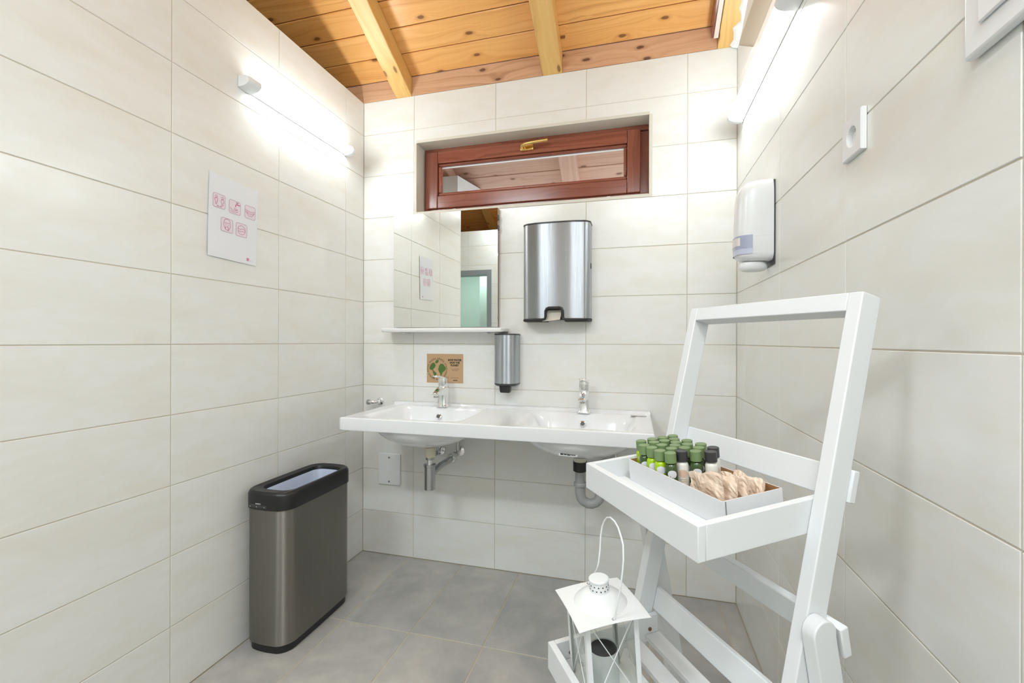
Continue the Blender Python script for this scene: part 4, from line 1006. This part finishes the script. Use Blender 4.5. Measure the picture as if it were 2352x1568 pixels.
# ------------------------------------------------------------------ paper sachets
def sachet(M, label, seed, w_=.066, h_=.046):
    t = thing('paper_sachet', label, 'sachet', M, 'kraft sachets in the cardboard tray')
    rnd = random.Random(seed); nxs, nys = 16, 10; front = []; back = []
    ph = [rnd.uniform(0, 6) for _ in range(4)]
    def pt(i, j, s_):
        u_ = -1+2*i/nxs; v_ = j/nys
        core = max(0, 1-abs(u_/.80)**4)*math.sin(math.pi*min(1, max(0, v_)))**.5
        x = u_*w_/2*(1-.03*math.sin(9*v_+ph[0])); z = v_*h_ + .0018*math.sin(5*u_+ph[1])
        if abs(u_) > .97: z += .0012*(1 if j % 2 else -1)
        cr = .0017*math.sin(5*u_+3*v_+ph[2])+.0009*math.sin(9*v_-4*u_+ph[3])
        return (x, s_*(.0042*core+.0002)+cr+.0025*math.sin(2.2*u_+ph[0])*(.4+v_), z)
    vs = [pt(i, j, 1) for j in range(nys+1) for i in range(nxs+1)]+[pt(i, j, -1) for j in range(nys+1) for i in range(nxs+1)]
    W2 = nxs+1; O = W2*(nys+1); fs = []
    for j in range(nys):
        for i in range(nxs): fs += [(j*W2+i, j*W2+i+1, (j+1)*W2+i+1, (j+1)*W2+i), (O+j*W2+i, O+(j+1)*W2+i, O+(j+1)*W2+i+1, O+j*W2+i+1)]
    rg = [i for i in range(W2)]+[j*W2+nxs for j in range(1, nys+1)]+[nys*W2+i for i in range(nxs-1, -1, -1)]+[j*W2 for j in range(nys-1, 0, -1)]
    for k_ in range(len(rg)): a_, b2 = rg[k_], rg[(k_+1) % len(rg)]; fs.append((a_, O+a_, O+b2, b2))
    vs = [(x+rnd.uniform(-.0006, .0006), y+rnd.uniform(-.0009, .0009), z+rnd.uniform(-.0006, .0006)) for x, y, z in vs]
    mb = MB(); mb.add(vs, fs); pk = mb.build('sachet_pouch', M_SACHET, t, False)
    mb = MB()
    for s_ in (-1, 1):
        for k_ in range(5): mb.box((s_*(.905+.018*(k_-2))*w_/2-.0002, -.003, .003), (s_*(.905+.018*(k_-2))*w_/2+.0002, .003, h_-.003))
    return t
for k_, (a_, f_, rz, tilt, lb_) in enumerate([(.137, .160, 2, -14, 'crumpled kraft paper sachet standing nearest the tray front'), (.126, .142, 1, -14, 'crumpled kraft paper sachet, second from the tray front'),
        (.118, .124, 2, -14, 'crumpled kraft paper sachet, third from the tray front'), (.110, .106, 1, -14, 'crumpled kraft paper sachet farthest from the tray front')]):
    sachet(tiltM(a_, f_, -.0330+(.009, .006, .006, .006)[k_], K1, tz) @ RZ(R(rz)) @ RX(R(-tilt)) @ RY(R((13, 9, 4, -3)[k_])), lb_, 11+3*k_, (.078, .068, .064, .062)[k_], (.044, .042, .043, .042)[k_])
# ------------------------------------------------------------------ lantern on the lower tray
LMx = RM @ T(.245, .285, tz2(.285)-.0355) @ RX(-math.atan(K2)) @ RZ(R(-5))
ln = thing('candle_lantern', 'small white metal candle lantern with glass sides on lower rack tray', 'lantern', LMx)
S0 = .048; HB = .160
mb = MB(); mb.box((-S0-.004, -S0-.004, 0), (S0+.004, S0+.004, .010)); mb.build('base', M_LANT, ln, bevel=.002)
for sx in (-1, 1):
    for sy in (-1, 1):
        mb = MB(); w_ = .0085
        x0, x1 = sorted((sx*S0, sx*(S0-w_))); y0_, y1_ = sorted((sy*S0, sy*(S0-.0012))); mb.box((x0, y0_, .0102), (x1, y1_, HB))
        x0, x1 = sorted((sx*S0, sx*(S0-.0012))); y0_, y1_ = sorted((sy*(S0-.0013), sy*(S0-w_))); mb.box((x0, y0_, .0102), (x1, y1_, HB))
        mb.build('corner_post', M_LANT, ln)
for k_ in range(4):
    M = RZ(R(90*k_))
    mb = MB(); mb.box((-S0+.003, -S0+.0034, .0105), (S0-.003, -S0+.0050, HB-.001)); mb.build('glass_pane', M_PANE, ln, M=M)
    mb = MB(); z0_, z1_ = .014, HB-.004; e_ = S0-.007
    mb.tube([(-e_, -S0+.0018, z0_), (e_, -S0+.0018, z1_)], .00085, 6); mb.build('cross_wire', M_LANT, ln, M=M)
    mb = MB(); mb.tube([(e_, -S0+.0006, z0_), (-e_, -S0+.0006, z1_)], .00085, 6); mb.build('cross_wire', M_LANT, ln, M=M)
    mb = MB(); mb.box((-S0+.009, -S0-.0001, HB-.010), (S0-.009, -S0+.0011, HB)); mb.build('top_strip', M_LANT, ln, M=M)
RH = .0643
mb = MB(); n_ = 32
def sq2(h_, z): return sq(h_, z, n_)
def sqtop(h_, z):
    out = []
    for i in range(n_):
        a_ = 2*math.pi*(i)/n_; k_ = h_/max(abs(math.cos(a_)), abs(math.sin(a_))); 
        r_ = math.hypot(k_*math.cos(a_), k_*math.sin(a_)); out.append((k_*math.cos(a_), k_*math.sin(a_), z-.0035*((r_/h_)-1)/.414))
    return out
loops = [sqtop(RH-.0005, HB+.0002), sqtop(RH, HB+.0010), sqtop(RH-.0005, HB+.0018), ring_pts(.0475, HB+.0030, n_), ring_pts(.0455, HB+.0050, n_), ring_pts(.038, HB+.0120, n_), ring_pts(.028, HB+.0180, n_), ring_pts(.020, HB+.0210, n_)]
mb.loft(loops); roof = mb.build('lantern_roof', M_LANT, ln, True)
mb = MB(); mb.loft([ring_pts(.0168, HB+.0200, 28), ring_pts(.0168, HB+.0395, 28), ring_pts(.0182, HB+.0400, 28), ring_pts(.0182, HB+.0425, 28), ring_pts(.0165, HB+.0440, 28), ring_pts(.001, HB+.0446, 28)]); cp = mb.build('chimney_cap', M_LANT, ln, True)
mb = MB()
for k_ in range(28):
    a_ = 2*math.pi*k_/28; zz = HB+(.0265 if k_ % 2 else .0335)
    mb.lathe([(.00125, 0), (.00125, .0003)], 8, RZ(a_) @ T(.0168, 0, zz) @ RY(R(90)))
ph_ = mb.build('vent_holes', M_PERF, cp); ph_['kind'] = 'stuff'
# wire handle through the two eyelets at the middle of opposite roof edges
for s_ in (-1, 1):
    mb = MB(); mb.lathe([(.0032, 0), (.0032, .0014), (.0020, .0016), (.0018, .0003)], 14, T(s_*(RH-.008), 0, HB+.0016)); mb.build('eyelet', M_DCHROME, ln, True)
LOOP = [(-.0584,-.0008,.0039),(-.0591,-.004,.0199),(-.0641,-.009,.0448),(-.0653,-.0128,.0638),(-.0655,-.0172,.0859),(-.0641,-.0207,.1035),(-.0573,-.0249,.1244),(-.046,-.0269,.1346),(-.0325,-.0289,.1430),(-.0179,-.0296,.1478),(0,-.0296,.1479),(.0126,-.0283,.1426),(.0211,-.0266,.134),(.0272,-.024,.1212),(.0282,-.0205,.105),(.0250,-.0157,.0785),(.0245,-.0112,.0562),(.0278,-.0088,.044),(.0365,-.0062,.0311),(.045,-.0042,.0209),(.0562,0,.002)]
mb = MB(); mb.tube([(-(RH-.008), 0, HB-.004)]+[(x, y, z+HB) for x, y, z in LOOP]+[((RH-.008), 0, HB-.005)], .00155, 8); mb.build('wire_handle', M_LANT, ln, True)
cu_ = thing('candle_cup', 'grey metal candle cup standing inside the white lantern', 'candle holder', LMx @ T(.0, .0, .0105))
mb = MB(); mb.lathe([(.024, 0), (.025, .002), (.0255, .0655), (.0250, .067), (.0242, .0655), (.0232, .004)], 32, None, True, False); mb.build('cup_wall', mat('pale_grey_metal', (.62, .64, .66), .35, .3), cu_, True)
mb = MB(); mb.lathe([(.0240, .065), (.0228, .006), (.001, .005)], 32, None, False, True); mb.build('cup_lining', mat('dark_grey_metal', (.10, .10, .105), .35, .6), cu_, True)
